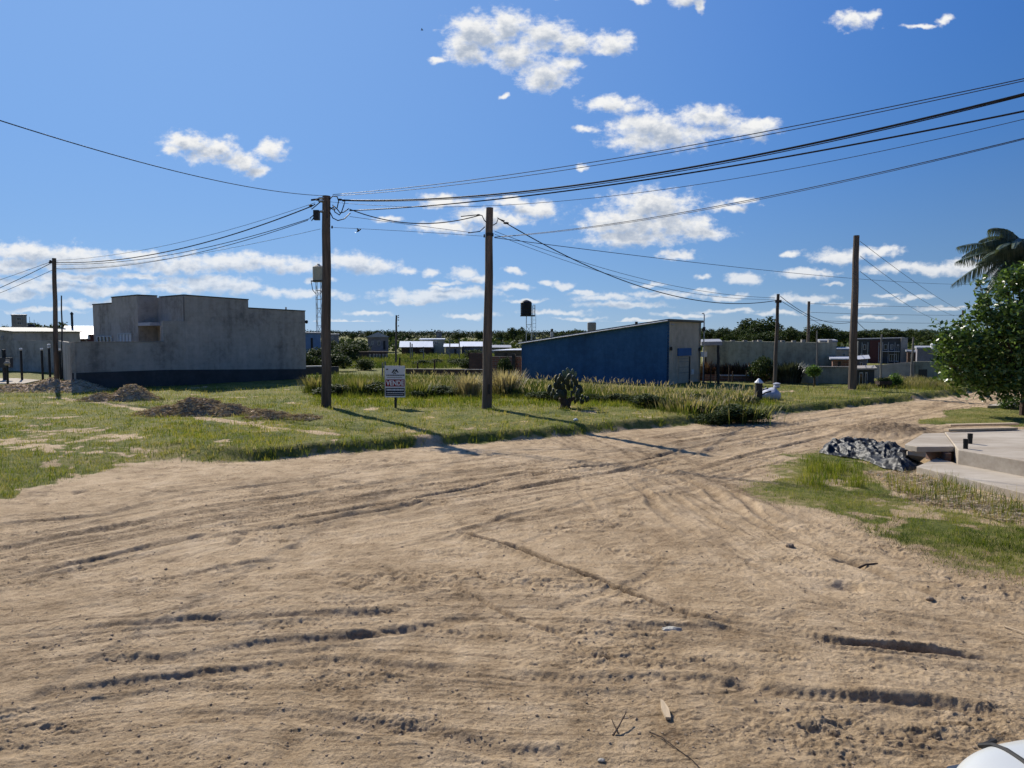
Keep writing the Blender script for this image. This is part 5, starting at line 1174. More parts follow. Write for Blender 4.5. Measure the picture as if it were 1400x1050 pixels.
m = MB(); m.box(q[0] - .65, q[0] + .65, Y - .65, Y + .65, zt0 - .1, zt0 - .003); [m.tube([(q[0] + sx_ * .62, Y - .62, zt0 - .1), (q[0] + sx_ * .5, Y - .5, zt0 - 1.0), (q[0] + sx_ * .2, Y - .3, zt0 - 1.4)], .04, 5) for sx_ in (-1, 1)]; m.build('platform', 'dark_metal', T)
Y = 80; q = pt(719.4, Y, 420); T = thing('water_tower', 'black water tank on a lattice tower left of the blue building', 'water tower', (q[0], Y, .3))
zt0, zt1 = Z(431, Y), Z(410.5, Y); lattice(T, q[0] + .3, Y, 0, zt0 - .1, .3)
m = MB(); rr_ = 7.6 * Y / F; m.lathe((q[0], Y, zt0), [(rr_ * .98, 0), (rr_, .08)] + [(rr_ + .015 * (i % 2), .08 + (zt1 - zt0 - .38) * i / 9) for i in range(10)] + [(rr_ * .85, zt1 - zt0 - .14), (rr_ * .45, zt1 - zt0 - .02), (.1, zt1 - zt0 + .04)], 24); m.build('tank', 'black_plastic', T)
m = MB(); m.box(q[0] - rr_ * 1.05, q[0] + 12 * Y / F, Y - rr_, Y + rr_, zt0 - .12, zt0 - .003); m.build('platform', 'dark_metal', T)
m = MB(); rx0, rx1 = q[0] + 9 * Y / F, q[0] + 11.8 * Y / F
for a in (rx0, rx1):
    for b in (Y - rr_, Y + rr_): m.tube([(a, b, zt0), (a, b, zt0 + 1.1)], .03, 5)
for zz_ in (.35, .72, 1.1): m.tube([(rx0, Y - rr_, zt0 + zz_), (rx1, Y - rr_, zt0 + zz_), (rx1, Y + rr_, zt0 + zz_)], .025, 5)
m.build('railing', 'galv', T)
m = MB(); [m.tube([(q[0] + .72 + d, Y - .35, 0), (q[0] + .72 + d, Y - .35, zt0)], .02, 4) for d in (0, .35)]; [m.tube([(q[0] + .72, Y - .35, .4 * i), (q[0] + 1.07, Y - .35, .4 * i)], .015, 4) for i in range(1, 12)]; m.build('ladder', 'galv', T)
Y = 60; q = pt(809, Y, 448); T = thing('roof_tank', 'grey cylindrical tank showing above the middle of the blue roof', 'water tank', (q[0], Y, 2))
m = MB(); m.lathe((q[0], Y, Z(458, Y)), [(.35, 0), (.36, .5), (.37, .55), (.37, 1.0), (.33, 1.06)], 16); m.build('tank', 'concrete_d', T)
m = MB(); [m.tube([(q[0] + dx, Y, .2), (q[0] + dx, Y, Z(458, Y))], .05, 5) for dx in (-.25, .25)]; m.build('stand', 'galv', T)
Y = 62; q = pt(754.5, Y, 455); T = thing('roof_tank', 'tiny dark topped tank above the left part of the blue roof', 'water tank', (q[0], Y, 2))
m = MB(); m.box(q[0] - .12, q[0] + .12, Y - .12, Y + .12, .2, Z(453.5, Y)); m.build('stand', 'offwhite', T); m = MB(); m.lathe((q[0], Y, Z(453.4, Y)), [(.11, 0), (.12, .2), (.08, .25)], 10); m.build('tank', 'dark_metal', T)
q = at(960, 470, 60)

# ------------------------------------------------------------------ lamps, meter and post at the left
GB = 'dark lamp posts before the boundary wall'
for x_, yt, yb, lb in ((28.5, 476, 520, 'leftmost dark lamp post with white globe before the boundary wall'), (57, 476, 518, 'second dark lamp post from the left before the wall'), (67, 473, 518, 'lamp post with a doubled white head left of the leftmost pole'), (81.5, 477, 517, 'lamp post just right of the leftmost utility pole')):
    Y = 36.5 + random.uniform(-.5, .5); q = pt(x_, Y); T = thing('lamp_post', lb, 'lamp post', (q[0], Y, .2), GB)
    m = MB(); m.tube([(q[0], Y, 0), (q[0], Y, Z(yt + 3, Y))], .055, 8); m.build('post', 'dark_metal', T)
    m = MB(); m.lathe((q[0], Y, Z(yt + 3, Y)), [(.06, 0), (.075, .03), (.075, .09), (.03, .12)] if x_ != 67 else [(.06, 0), (.08, .03), (.08, .08), (.04, .1), (.08, .14), (.08, .19), (.03, .22)], 10); m.build('lamp_head', 'white', T)
Y = 36; q = pt(5, Y); T = thing('meter_post', 'thick dark post carrying a meter box at the left edge', 'meter post', (q[0], Y, .2))
m = MB(); m.tube([(q[0], Y, 0), (q[0], Y, Z(478, Y))], .09, 8); m.build('post', 'dark_metal', T)
m = MB(); a0, a1 = at(2, 489, Y - .1), at(18.5, 502.5, Y - .1); m.box(a0.x, a1.x, Y - .3, Y - .11, a1.z, a0.z); m.build('box', 'dark_wall', T)
m = MB(); m.box(a0.x + .35, a1.x - .03, Y - .315, Y - .3, a1.z + .05, a0.z - .06); m.build('lid', 'concrete_wall', T)
Y = 32; q = pt(8.7, Y); T = thing('meter_post', 'short post with a pale rounded cap in front of the meter box', 'meter post', (q[0], Y, .2))
m = MB(); m.tube([(q[0], Y, 0), (q[0], Y, Z(497, Y))], .05, 8); m.build('post', 'dark_metal', T)
m = MB(); m.ell((q[0], Y, Z(497, Y)), (.15, .1, .1)); m.build('cap', 'concrete', T)
Y0 = 33.5; m = MB(); m.prism([pt(-30, Y0), pt(30, Y0 - .3), pt(54, 36), pt(20, 37.5), pt(-30, 37.5)], .1, .27); tag(m.build('pavement_slab', 'concrete'), 'pale concrete pavement slab', None, None, 'structure')

# ------------------------------------------------------------------ soil heaps
def heap(label, cx_px, base_py, wpx, Ydepth, hgt, humps, seed, nd=350, name='soil_heap'):
    c = gnd(cx_px, base_py, .2); Wd = wpx / F * c.y / 2; n = 110; m_ = 70
    xs_ = np.linspace(-1.25, 1.25, n); ys_ = np.linspace(-1.25, 1.25, m_); X, Yy = np.meshgrid(xs_, ys_)
    wx = X * Wd + c.x; wy = Yy * Ydepth + c.y + Ydepth * .6
    H = np.zeros_like(X)
    for hx, hy, r, hh in humps: H = np.maximum(H, hh * np.exp(-(((X - hx) / r) ** 2 + ((Yy - hy) / .62) ** 2) ** 1.2))
    H = H * hgt * (1 + .28 * fbm(wx * 1.7, wy * 1.7, seed, 4)) + H * hgt * .32 * np.abs(fbm(wx * 4.5, wy * 4.5, seed + 3, 4)) - .07
    z = H + base_h(wx.ravel(), wy.ravel()).reshape(X.shape)
    T = thing(name, label, 'soil heap', (c.x, c.y, hz(c.x, c.y)), 'heaps of dug soil and roots')
    V = np.stack([wx, wy, z], -1).reshape(-1, 3); i = (np.arange(m_ - 1)[:, None] * n + np.arange(n - 1)[None]); Fq = np.stack([i, i + 1, i + n + 1, i + n], -1).reshape(-1, 4)
    npmesh('soil', V, Fq, 'soil_pile', T, True, org=tuple(T.location))
    k = R.integers(0, V.shape[0], nd * 12); k = k[(H.ravel()[k] > -.02)][:nd * 3]
    p = V[k]; a = R.uniform(0, 6.28, len(k)); l = R.uniform(.06, .28, len(k)); d = np.stack([np.cos(a) * l, np.sin(a) * l, R.uniform(-.3, .5, len(k)) * l], 1); wv = np.array([0, 0, .02])
    q0 = p + np.array([0, 0, .012]); V2 = np.stack([q0 - d / 2 - wv / 2, q0 - d / 2 + wv / 2, q0 + d / 2 + wv / 2, q0 + d / 2 - wv / 2], 1).reshape(-1, 3)
    o = npmesh('root_debris', V2, np.arange(len(V2)).reshape(-1, 4), 'straw', T, org=tuple(T.location)); tag(o, None, None, None, 'stuff')
    kk = R.integers(0, V.shape[0], nd * 6); kk = kk[(H.ravel()[kk] > .0)][:nd * 2]; r_ = np.minimum(R.lognormal(math.log(.018), .5, len(kk)), .07)
    V3, F3 = lumps(V[kk, 0], V[kk, 1], V[kk, 2], r_); o = npmesh('clods', V3, F3, 'soil_pile', T, org=tuple(T.location)); tag(o, None, None, None, 'stuff')
heap('long heap of dug soil at the foot of the leftmost utility pole', 50, 537, 165, 1.3, .60, [(-.6, 0, .5, .5), (0, .1, .4, .85), (.45, 0, .4, .8)], 1, 500)
heap('rounded heap of dark soil and roots before the boundary wall', 158, 550, 118, .95, .52, [(.15, .1, .5, 1), (-.45, -.2, .45, .5)], 2, 450)
heap('nearest and largest heap of soil and straw left of the first pole', 258, 570, 185, .95, .48, [(0, .1, .42, 1), (.45, 0, .35, .65), (-.5, -.1, .35, .55), (.85, 0, .3, .3)], 3, 1500)
heap('flat scatter of dry soil between the large heap and the first pole', 375, 576, 130, .8, .2, [(-.2, 0, .5, 1), (.5, 0, .4, .7)], 4, 500)

# ------------------------------------------------------------------ prickly pear
cb = gnd(774, 559, .2); cb.z = hz(cb.x, cb.y); Yc = cb.y
cac = thing('prickly_pear', 'dark prickly pear cactus in the lot before the blue wall', 'cactus', cb)
m = MB(); m.tube([cb + Vector((-.05, 0, -.1)), cb + Vector((-.02, 0, .15)), at(769, 545, Yc), at(772, 538, Yc)], [.17, .16, .13, .08], 10); m.tube([cb + Vector((.05, 0, .1)), at(779, 547, Yc), at(786, 543, Yc)], [.09, .08, .05], 8); m.build('trunk', 'bark', cac)
rc_ = random.Random(4)
def pad(px_, py_, dy, r, th=.035, mat='cactus', nm='pad', tilt=None):
    c = at(px_, py_, Yc + dy); rot = Matrix.Rotation(rc_.uniform(-1.3, 1.3), 3, 'Z') @ Matrix.Rotation(rc_.uniform(-.6, .6) if tilt is None else tilt, 3, 'Y')
    m = MB(); m.ell(c, (r * .78, th, r * 1.15), rot, 9, 6); m.build(nm, mat, cac, True)
for x_, y_ in [(757,536),(759,527),(752,533),(764,521),(770,520),(765,530),(763,538),(770,528),(776,522),(776,530),(782,526),(788,524),(786,533),(781,538),(793,531),(768,540),(773,536),(787,540),(760,543),(755,541),(778,516),(784,518),(767,514),(760,518),(790,538),(772,544)]:
    pad(x_ + rc_.uniform(-1, 1), y_ + rc_.uniform(-1, 1), rc_.uniform(-.3, .3), rc_.uniform(.09, .14))
for x_, y_ in [(790,546),(796,543),(800,545),(794,549),(803,547),(786,550),(797,550),(792,540)]: pad(x_, y_ - 1, rc_.uniform(-.1, .3), rc_.uniform(.07, .11))
for x_, y_, t in [(775,512,.1),(771,510,-.2),(780,511,.15),(783,508,.2),(776,507,0),(786,512,.3)]: pad(x_, y_, 0, .085, .02, 'cactus_young', 'young_pad', t)

# ------------------------------------------------------------------ sack and capped post on the right verge
sb = gnd(1050, 547, .2); sb.z = hz(sb.x, sb.y); Yk = sb.y; S = Yk / F
T = thing('sack', 'large white plastic rubble sack lying on the right verge', 'sack', sb)
n = 40; mm_ = 22; th = np.linspace(0, 2 * np.pi, n, endpoint=False); ph = np.linspace(0, np.pi, mm_)
TH, PH = np.meshgrid(th, ph); dx = np.sin(PH) * np.cos(TH); dy = np.sin(PH) * np.sin(TH); dz = np.cos(PH)
X = dx * 17 * S; Yq = dy * .42; Zq = np.clip(dz, -.35, 1) * (10 + 3.5 * np.exp(-((dx - .55) / .3) ** 2) - 3 * (dx < -.3) * np.abs(dx)) * S
rg = .06 * np.abs(fbm(X * 5 + 3, Yq * 5 + Zq * 4, 7, 4)); X = X * (1 + rg * 2); Zq = Zq + rg * 1.6 * (dz > -.2)
V = np.stack([X + sb.x + 2 * S, Yq + Yk + .2, Zq + sb.z + .10], -1).reshape(-1, 3)
i = np.arange(mm_ - 1)[:, None] * n; jn = np.arange(n)[None]; Fq = np.stack([i + jn, i + n + jn, i + n + (jn + 1) % n, i + (jn + 1) % n], -1).reshape(-1, 4)
npmesh('sack_body', V, Fq, 'bag', T, True, org=tuple(T.location))
m = MB(); q = at(1062, 530, Yk + .15); m.lathe((q.x, q.y, q.z - .02), [(.06, 0), (.12, .05), (.10, .10), (.13, .17), (.04, .2)], 9); m.build('tied_neck', 'bag', T)
for j_, (ax, ay, bx, by) in enumerate(((1038, 536, 1050, 531), (1041, 540, 1054, 535))):
    m = MB(); m.tube([at(ax, ay, Yk - .28), at((ax + bx) / 2, (ay + by) / 2 - 1, Yk - .3), at(bx, by, Yk - .18)], .025, 5); m.build('strap', 'dark_metal', T)
q = gnd(1037, 549, .2); T = thing('capped_post', 'short dark post with a white cap beside the white sack', 'post', (q.x, q.y, .2))
m = MB(); m.box(q.x - .11, q.x + .11, q.y - .08, q.y + .08, 0, Z(524, q.y)); m.build('post', 'dark_metal', T, bevel=.02)
m = MB(); m.lathe((q.x, q.y, Z(524, q.y)), [(.15, 0), (.16, .03), (.10, .09), (.05, .14), (.02, .17)], 10); m.build('cap', 'white', T)
# plants along the right wall
def blade_plant(label, px_, base_py, Y, h, wd, n, mat, name, cat, group, wblade=.05):
    q = at(px_, base_py, Y); x0, z0 = q.x, .2; a = R.uniform(0, 6.28, n); rr2 = R.uniform(0, wd * .35, n); ln = R.uniform(.1, .75, n); hh = R.uniform(.6, 1, n) * h
    P = np.stack([x0 + np.cos(a) * rr2, Y + np.sin(a) * rr2 * .6, np.full(n, z0)], 1); d = np.stack([np.cos(a), np.sin(a) * .7, 0 * a], 1); o = np.stack([-np.sin(a), np.cos(a), 0 * a], 1); rows = []
    for s, wf in ((0, .8), (.4, 1), (.8, .8), (1.0, .1)):
        c = P + d * (ln * hh * s ** 2)[:, None] + np.array([0, 0, 1]) * (hh * (s - .35 * ln * s * s))[:, None]; rows += [c - o * wblade * wf / 2, c + o * wblade * wf / 2]
    V = np.stack(rows, 1).reshape(-1, 3); i0 = np.arange(n)[:, None] * 8; Fc = np.concatenate([i0 + np.array([[2 * k, 2 * k + 1, 2 * k + 3, 2 * k + 2]]) for k in range(3)], 0)
    return tag(npmesh(name, V, Fc, mat, org=(x0, Y, z0)), label, cat, group)
GF = 'red leaved plants along the low brick wall'
for px_, h in ((965, 1.15), (976, 1.05), (988, 1.0), (1000, 1.1), (1012, 1.15), (1024, 1.05), (1046, 1.0), (955, .9)):
    lb = {965: 'first red leaved plant, beside the blue building corner', 976: 'second red leaved plant, left of the carport post', 988: 'red leaved plant just right of the carport post', 1000: 'red leaved plant in the middle of the low brick wall', 1012: 'tall red leaved plant left of the light green shrub', 1024: 'red leaved plant under the light green shrub', 1046: 'red leaved plant left of the slim utility pole', 955: 'small red leaved plant at the blue building corner'}[px_]
    blade_plant(lb, px_, 526, 36.6, h, 1.3, 150, 'flax', 'flax_plant', 'plant', GF)
blade_plant('large round dark spiky bush right of the slim utility pole', 1079, 530, 34.0, 1.25, 1.7, 520, 'agave', 'spiky_bush', 'bush', None, .06)
blade_plant('smaller dark spiky bush touching the slim utility pole', 1066, 529, 34.6, 1.05, 1.2, 240, 'agave', 'spiky_bush', 'bush', None, .06)
q = at(1112, 532, 31.8); q.z = .2; tree('topiary_tree', 'small clipped tree with a flat round crown on the right verge', 'tree', q, [(tuple(at(x_, y_, 31.8)), r) for x_, y_, r in ((1108, 507, .17), (1112, 506, .2), (1117, 507, .17), (1112, 510, .16))], 2600, .05, .035, 'leaf_light', .04, at(1112, 511, 31.8))
m = MB(); tag(m.tube([at(1105, 541, 29), at(1105, 524, 29)], .015, 5).build('stake', 'bark', None, org=at(1105, 541, 29)), 'thin stake on the verge left of the clipped tree', 'stake')
q = at(1225, 534, 31.5); q.z = .2; tree('sapling', 'bright young sapling beyond the dark planter', 'sapling', q, [(tuple(at(x_, y_, 31.5)), r) for x_, y_, r in ((1224, 516, .16), (1221, 522, .2), (1228, 522, .18), (1224, 528, .16))], 1400, .07, .045, 'leaf_light', .02, at(1224, 520, 31.5))
q = at(1205, 537, 31.0); T = thing('planter', 'dark raised planter stand right of the tall bare pole', 'planter', (q.x, 31, .2))
m = MB(); a0, a1 = at(1199.5, 521, 31), at(1216.5, 525.5, 31); m.box(a0.x, a1.x, 30.8, 31.2, a1.z, a0.z); m.build('trough', 'bark', T)
for x_ in (1200.5, 1205.5, 1210.5, 1215.5): m = MB(); q = pt(x_, 30.95, 530); m.box(q[0] - .035, q[0] + .035, 30.9, 31.0, 0, a1.z - .003); m.build('leg', 'dark_metal', T)
V, Fc = cluster_leaves([((a0.x + .1 + .1 * k, 31, a0.z + .02), .11) for k in range(5)], 2600, .03, .03); npmesh('plants', V, Fc, 'leaf_bg', T, org=tuple(T.location))
for k, x_ in enumerate((1174.5, 1179, 1184, 1189.5)):
    q = at(x_, 530.5, 31.6); m = MB(); m.ell((q.x, 31.6, q.z), (.07, .06, .055)); tag(m.build('white_stone', 'white', None, True, org=(q.x, 31.6, .3)), 'white painted stone of the row before the dark slatted shed', 'stone', 'white stones before the dark slatted shed')
q = at(1180, 531, 31.5)

WL = ['left of the first fence gap', 'behind the first pole', 'left of the sign', 'just right of the sign', 'between sign and second pole', 'left of the second pole', 'right of the second pole', 'left of the cactus', 'touching the cactus', 'right of the cactus', 'below the middle of the blue wall', 'below the right part of the blue wall', 'below the blue wall corner', 'below the beige front', 'at the road edge before the sack', 'nearest the road bank', 'beside the capped post', 'deep in the weeds at right']
for i, (x_, yb, hp) in enumerate(((432, 536, 20), (466, 541, 26), (508, 541, 24), (572, 545, 22), (606, 541, 24), (632, 543, 18), (700, 543, 22), (738, 547, 20), (758, 548, 18), (812, 549, 20), (846, 550, 20), (884, 556, 24), (916, 560, 26), (950, 564, 20), (1004, 567, 22), (978, 570, 20), (1026, 553, 17), (962, 552, 18))):
    q = gnd(x_, yb, .2); bgtree('shrub', i % 3, x_, yb, yb - hp * (.55 + .35 * ((i * 7) % 3) / 2), q.y, 1.9 + .7 * ((i * 5) % 3), 'dark leafy weed clump ' + WL[i], 'dark weed clumps among the tall grass', 'weed')
# ------------------------------------------------------------------ concrete platform on the right
def PZ(x_, y_, z): g = gnd(x_, y_, z); return (g.x, g.y)
z1_, z2_ = .13, .39
T = thing('concrete_platform', 'cast concrete platform with two steps at the right edge', 'platform', (8.0, 12.8, 0))
c0 = PZ(1310, 614.7, z2_); c1 = PZ(1400, 630, z2_); dirp = Vector((c1[0] - c0[0], c1[1] - c0[1])); c1 = (c0[0] + dirp.x * 3.2, c0[1] + dirp.y * 3.2)
bkl = PZ(1291.5, 590.5, z2_); bkr = PZ(1400, 586.5, z2_); dk = Vector((bkr[0] - bkl[0], bkr[1] - bkl[1])); bkr = (bkl[0] + dk.x * 2.4, bkl[1] + dk.y * 2.4)
m = MB(); m.prism([c0, c1, bkr, bkl], -.1, z2_); m.build('upper_slab', 'concrete', T, bevel=.015)
e0 = PZ(1253, 637.6, z1_); e1 = PZ(1400, 674, z1_); de = Vector((e1[0] - e0[0], e1[1] - e0[1])); e1 = (e0[0] + de.x * 2.0, e0[1] + de.y * 2.0); e2 = PZ(1283, 624.5, z1_)
m = MB(); m.prism([e0, e1, (c1[0] + .3, c1[1] + .004), (c0[0], c0[1] - .006), e2], -.1, z1_); m.build('lower_step', 'concrete', T, bevel=.012)
g0 = PZ(1237, 607.5, z2_ - .02); g1 = PZ(1262, 592.6, z2_ - .02); g2 = PZ(1305, 610.4, z2_ - .02); g3 = PZ(1254, 611, z2_ - .02); g4 = PZ(1290.5, 590.8, z2_ - .02)
m = MB(); m.prism([g0, g3, g2, (bkl[0] - .004, bkl[1]), g1], z2_ - .12, z2_ - .02); m.build('overhanging_slab', 'concrete', T, bevel=.01)
# slanting ramp piece under the overhang, and the pit wall behind
h0 = gnd(1241, 612, .33); h1 = gnd(1266, 616, .30); h2 = gnd(1254, 627, .08); h3 = gnd(1238, 618, .16)
m = MB(); m.hexa([(h3.x, h3.y, .02), (h2.x, h2.y, -.02), (h1.x, h1.y, .18), (h0.x, h0.y, .2), (h3.x, h3.y, .16), (h2.x, h2.y, .08), (h1.x, h1.y, .268), (h0.x, h0.y, .268)]); m.build('ramp', 'concrete', T)
m = MB(); k0 = PZ(1262, 612, .2); k1 = PZ(1309, 612, .2); m.slab((k0[0] + .1, k0[1] + .35), (c0[0] - .01, c0[1] + .35), .1, -.1, .265); m.build('pit_wall', 'brick_dark', T)
GP = 'sawn planks lying on the concrete platform'
for (xa, ya, xb, yb, wd, lb) in ((1300, 580.6, 1393.5, 578.6, .16, 'farther long sawn plank at the back of the concrete platform'), (1297, 587, 1392, 584.6, .13, 'nearer long sawn plank at the back of the concrete platform')):
    A_ = gnd(xa, ya, z2_ + .06); B_ = gnd(xb, yb, z2_ + .06); m = MB(); m.slab((A_.x, A_.y), (B_.x, B_.y), wd, z2_ + .012, z2_ + .06); tag(m.build('plank', 'wood', None, org=(A_.x, A_.y, z2_ + .012), bevel=.004), lb, 'plank', GP)
for x_, y0_, y1_, lb in ((1320, 600, 613.5, 'nearer dark pipe stub on the concrete platform'), (1326, 592.6, 606.5, 'farther dark pipe stub on the concrete platform')):
    g = gnd(x_, y1_, z2_); r = 3 / F * g.y; h = (y1_ - y0_) / F * g.y
    m = MB(); m.lathe((g.x, g.y, z2_), [(r, 0), (r, h * .55), (r * 1.08, h * .56), (r * 1.08, h), (r * .85, h), (r * .85, h - .06)], 14); tag(m.build('pipe_stub', 'black_plastic', None, org=(g.x, g.y, z2_)), lb, 'pipe', 'pipe stubs on the platform')
# slab of pavement beyond
pv = [PZ(1350, 556, .05), PZ(1372, 551, .05), PZ(1500, 551, .05), PZ(1500, 559, .05)]
m = MB(); m.prism(pv, -.05, .09); tag(m.build('pavement_slab', 'concrete'), 'small pale slab by the road under the leafy tree', None, None, 'structure')
q = gnd(1383, 557, .05); q.z = hz(q.x, q.y); tree('shrub', 'small dark low plant by the slab under the leafy tree', 'shrub', q, [((q.x + dx, q.y, q.z + .2), .2) for dx in (-.25, 0, .3)], 900, .06, .04, 'leaf', .02, (q.x, q.y, q.z + .2))

# ------------------------------------------------------------------ crumpled black plastic sheet
def tarp(label, outline, zmax, seed):
    P = np.array([PZ(x_, y_, .03) for x_, y_ in outline]); mn = P.min(0) - .05; mx = P.max(0) + .05; n = 420; m_ = 260
    X, Yy = np.meshgrid(np.linspace(mn[0], mx[0], n), np.linspace(mn[1], mx[1], m_)); sd = sdist(P, X.ravel(), Yy.ravel()).reshape(X.shape) + .05 * fbm(X * 5, Yy * 5, seed, 3)
    base = base_h(X.ravel(), Yy.ravel()).reshape(X.shape)
    wx = X + .10 * fbm(X * 3, Yy * 3, seed + 1, 3); wy = Yy + .10 * fbm(X * 3, Yy * 3, seed + 2, 3)
    fold = lambda a, b, s_: 1 - 2.4 * np.abs(pn(wx * a, wy * b, s_))
    rid = fold(2.3, 1.3, seed + 4); rid2 = fold(7.5, 3.0, seed + 5); rid3 = fold(4.5 + 8, 7, seed + 6); rid4 = fold(24, 20, seed + 7)
    ins = sst(0, .26, sd); h = zmax * (.30 * sst(0, .05, sd) + .70 * ins) * (.42 + .40 * rid + .22 * rid2 + .05 * rid3 + .45 * pn(X * 1.5, Yy * 2.0, seed + 9)) + .016
    keep = sd > 0; V = np.stack([X, Yy, base + h], -1).reshape(-1, 3); i = np.arange(m_ - 1)[:, None] * n + np.arange(n - 1)[None]; Fq = np.stack([i, i + 1, i + n + 1, i + n], -1).reshape(-1, 4)
    kv = keep.ravel(); Fq = Fq[kv[Fq].all(1)]; u_, inv = np.unique(Fq.ravel(), return_inverse=True)
    c = P.mean(0); return tag(npmesh('plastic_sheet', V[u_], inv.reshape(-1, 4), 'black_plastic', None, True, org=(c[0], c[1], 0)), label, 'plastic sheet')
tarp('long low crumpled black plastic sheet beside the concrete step', [(1120, 618), (1127, 608), (1150, 605), (1178, 606), (1200, 610), (1238, 616), (1257, 630), (1256, 640), (1235, 644), (1205, 638), (1185, 629), (1165, 625), (1140, 622)], .20, 200)

# ------------------------------------------------------------------ small litter on the road
def on(px_, py_): g = gnd(px_, py_, 0.0); return Vector((g.x, g.y, float(surface(np.array([g.x]), np.array([g.y]))[0][0])))
def rock(label, px_, py_, rx, ry, rz, mat, name='stone', cat='stone', group='scattered stones'):
    p = on(px_, py_); n = 20; m_ = 12; th = np.linspace(0, 6.283, n, endpoint=False); ph = np.linspace(0, np.pi, m_); TH, PH = np.meshgrid(th, ph); d = np.stack([np.sin(PH) * np.cos(TH), np.sin(PH) * np.sin(TH), np.cos(PH)], -1)
    r = 1 + .35 * fbm(d[..., 0] * 1.6 + px_, d[..., 1] * 1.6 + d[..., 2] * 1.3, 3, 3); V = d * r[..., None] * np.array([rx, ry, rz]) + np.array(p) + np.array([0, 0, rz * .45])
    i = np.arange(m_ - 1)[:, None] * n; jn = np.arange(n)[None]; Fq = np.stack([i + jn, i + n + jn, i + n + (jn + 1) % n, i + (jn + 1) % n], -1).reshape(-1, 4)
    tag(npmesh(name, V.reshape(-1, 3), Fq, mat, None, False, org=tuple(p)), label, cat, group)
rock('pale flat stone lying in the road right of centre', 919, 863, .085, .04, .022, 'stone')
rock('small pale stone on the lot bank below the cactus', 787, 587, .06, .05, .05, 'white')
rock('small pale rock at the foot of the first utility pole', 446, 560, .12, .08, .08, 'stone')
rock('dark clod of earth left of the grass patch', 1080, 748, .05, .04, .03, 'clod')
rock('small stone near the bottom centre of the road', 822, 1041, .022, .015, .01, 'stone')
rock('dark clod on the road right of the pale stone', 1271, 821, .04, .03, .02, 'clod')
def stick(label, pts, r, mat, name='stick', cat='stick'):
    P = [on(x_, y_) + Vector((0, 0, r + h)) for x_, y_, h in pts]; m = MB(); k = len(P); m.tube(P, [r * (1 - .5 * i / (k - 1)) for i in range(k)], 6)
    tag(m.build(name, mat, None, org=P[0]), label, cat, 'sticks and wood scraps on the road')
p = on(909, 975); m = MB(); m.add([p + Vector(v) for v in ((-.018, -.10, .012), (.016, -.10, .010), (.026, 0, .014), (.012, .11, .012), (-.004, .12, .012), (-.022, 0, .014))] + [p + Vector(v) + Vector((0, 0, .016)) for v in ((-.018, -.10, .012), (.016, -.10, .010), (.026, 0, .014), (.012, .11, .012), (-.004, .12, .012), (-.022, 0, .014))], [(5,4,3,2,1,0), (6,7,8,9,10,11)] + [(i, (i + 1) % 6, 6 + (i + 1) % 6, 6 + i) for i in range(6)])
tag(m.build('wood_scrap', 'wood', None, org=p), 'pale splinter of wood pointing away near the bottom centre', 'wood scrap', 'sticks and wood scraps on the road')
stick('forked dark twig left of the pale splinter', [(838, 1006, .0), (845, 1000, .02), (856, 985, .05)], .007, 'bark')
stick('second prong of dark twig left of the pale splinter', [(845, 1002, 0), (836, 990, .03)], .005, 'bark')
stick('dark flat stick right of the road centre near the grass patch', [(1168, 772, 0), (1184, 773, .01), (1200, 773, 0)], .014, 'bark')
stick('pale straight stick at the right edge', [(1373, 858, 0), (1390, 865, .01), (1412, 873, 0)], .008, 'wood')
stick('long thin curved root near the bottom centre', [(888, 1003, .002), (905, 1012, .006), (925, 1026, .002), (945, 1040, .005), (962, 1056, 0)], .004, 'bark')
x_, y_ = scatter_px(9000, 1180, 1430, 636, 722, 0); k = sdist(DEBRIS, x_, y_) + .3 * fbm(x_ * 2, y_ * 2, 7, 3) > 0; x_, y_ = x_[k], y_[k]; z_ = surface(x_, y_)[0]; n = len(x_)
a = R.uniform(0, 6.28, n); l = R.uniform(.03, .16, n); d = np.stack([np.cos(a) * l, np.sin(a) * l, R.uniform(-.1, .35, n) * l], 1); q0 = np.stack([x_, y_, z_ + .012], 1); wv = np.stack([-np.sin(a), np.cos(a), 0 * a + .5], 1) * .004
V = np.stack([q0 - wv, q0 + wv, q0 + d + wv, q0 + d - wv], 1).reshape(-1, 3)
tag(npmesh('dry_litter', V, np.arange(4 * n).reshape(-1, 4), 'straw'), 'dry twigs and stalks littering the ground before the concrete steps', 'litter', None, 'stuff')
# bird
p = at(490, 315.5, 42); T = thing('bird', 'small dark bird flying just right of the first pole top', 'bird', p)
m = MB(); m.ell(p, (.13, .045, .05), Matrix.Rotation(-.5, 3, 'Y')); m.ell(p + Vector((.12, 0, .07)), (.04, .035, .035)); m.add([p + Vector((-.1, 0, -.06)), p + Vector((-.22, .03, -.1)), p + Vector((-.2, -.03, -.12))], [(0, 1, 2)]); m.build('body', 'dark_metal', T)
for s in (-1, 1): m = MB(); m.hexa([p + Vector(v) for v in ((.05, 0, .02), (-.05, 0, .02), (-.08, s * .15, .1), (.0, s * .2, .12), (.05, 0, .03), (-.05, 0, .03), (-.08, s * .15, .108), (.0, s * .2, .126))]); m.build('wing', 'dark_metal', T)
p = at(577, 41, 60); m = MB(); m.ell(p, (.11, .04, .04)); m.hexa([p + Vector(v) for v in ((.03, -.2, .05), (-.04, -.2, .05), (-.04, .2, .05), (.03, .2, .05), (.04, -.01, .02), (-.04, -.01, .02), (-.04, .01, .02), (.04, .01, .02))])
tag(m.build('bird', 'dark_metal', None, org=p), 'tiny speck of a bird high in the sky left of the big cloud', 'bird')

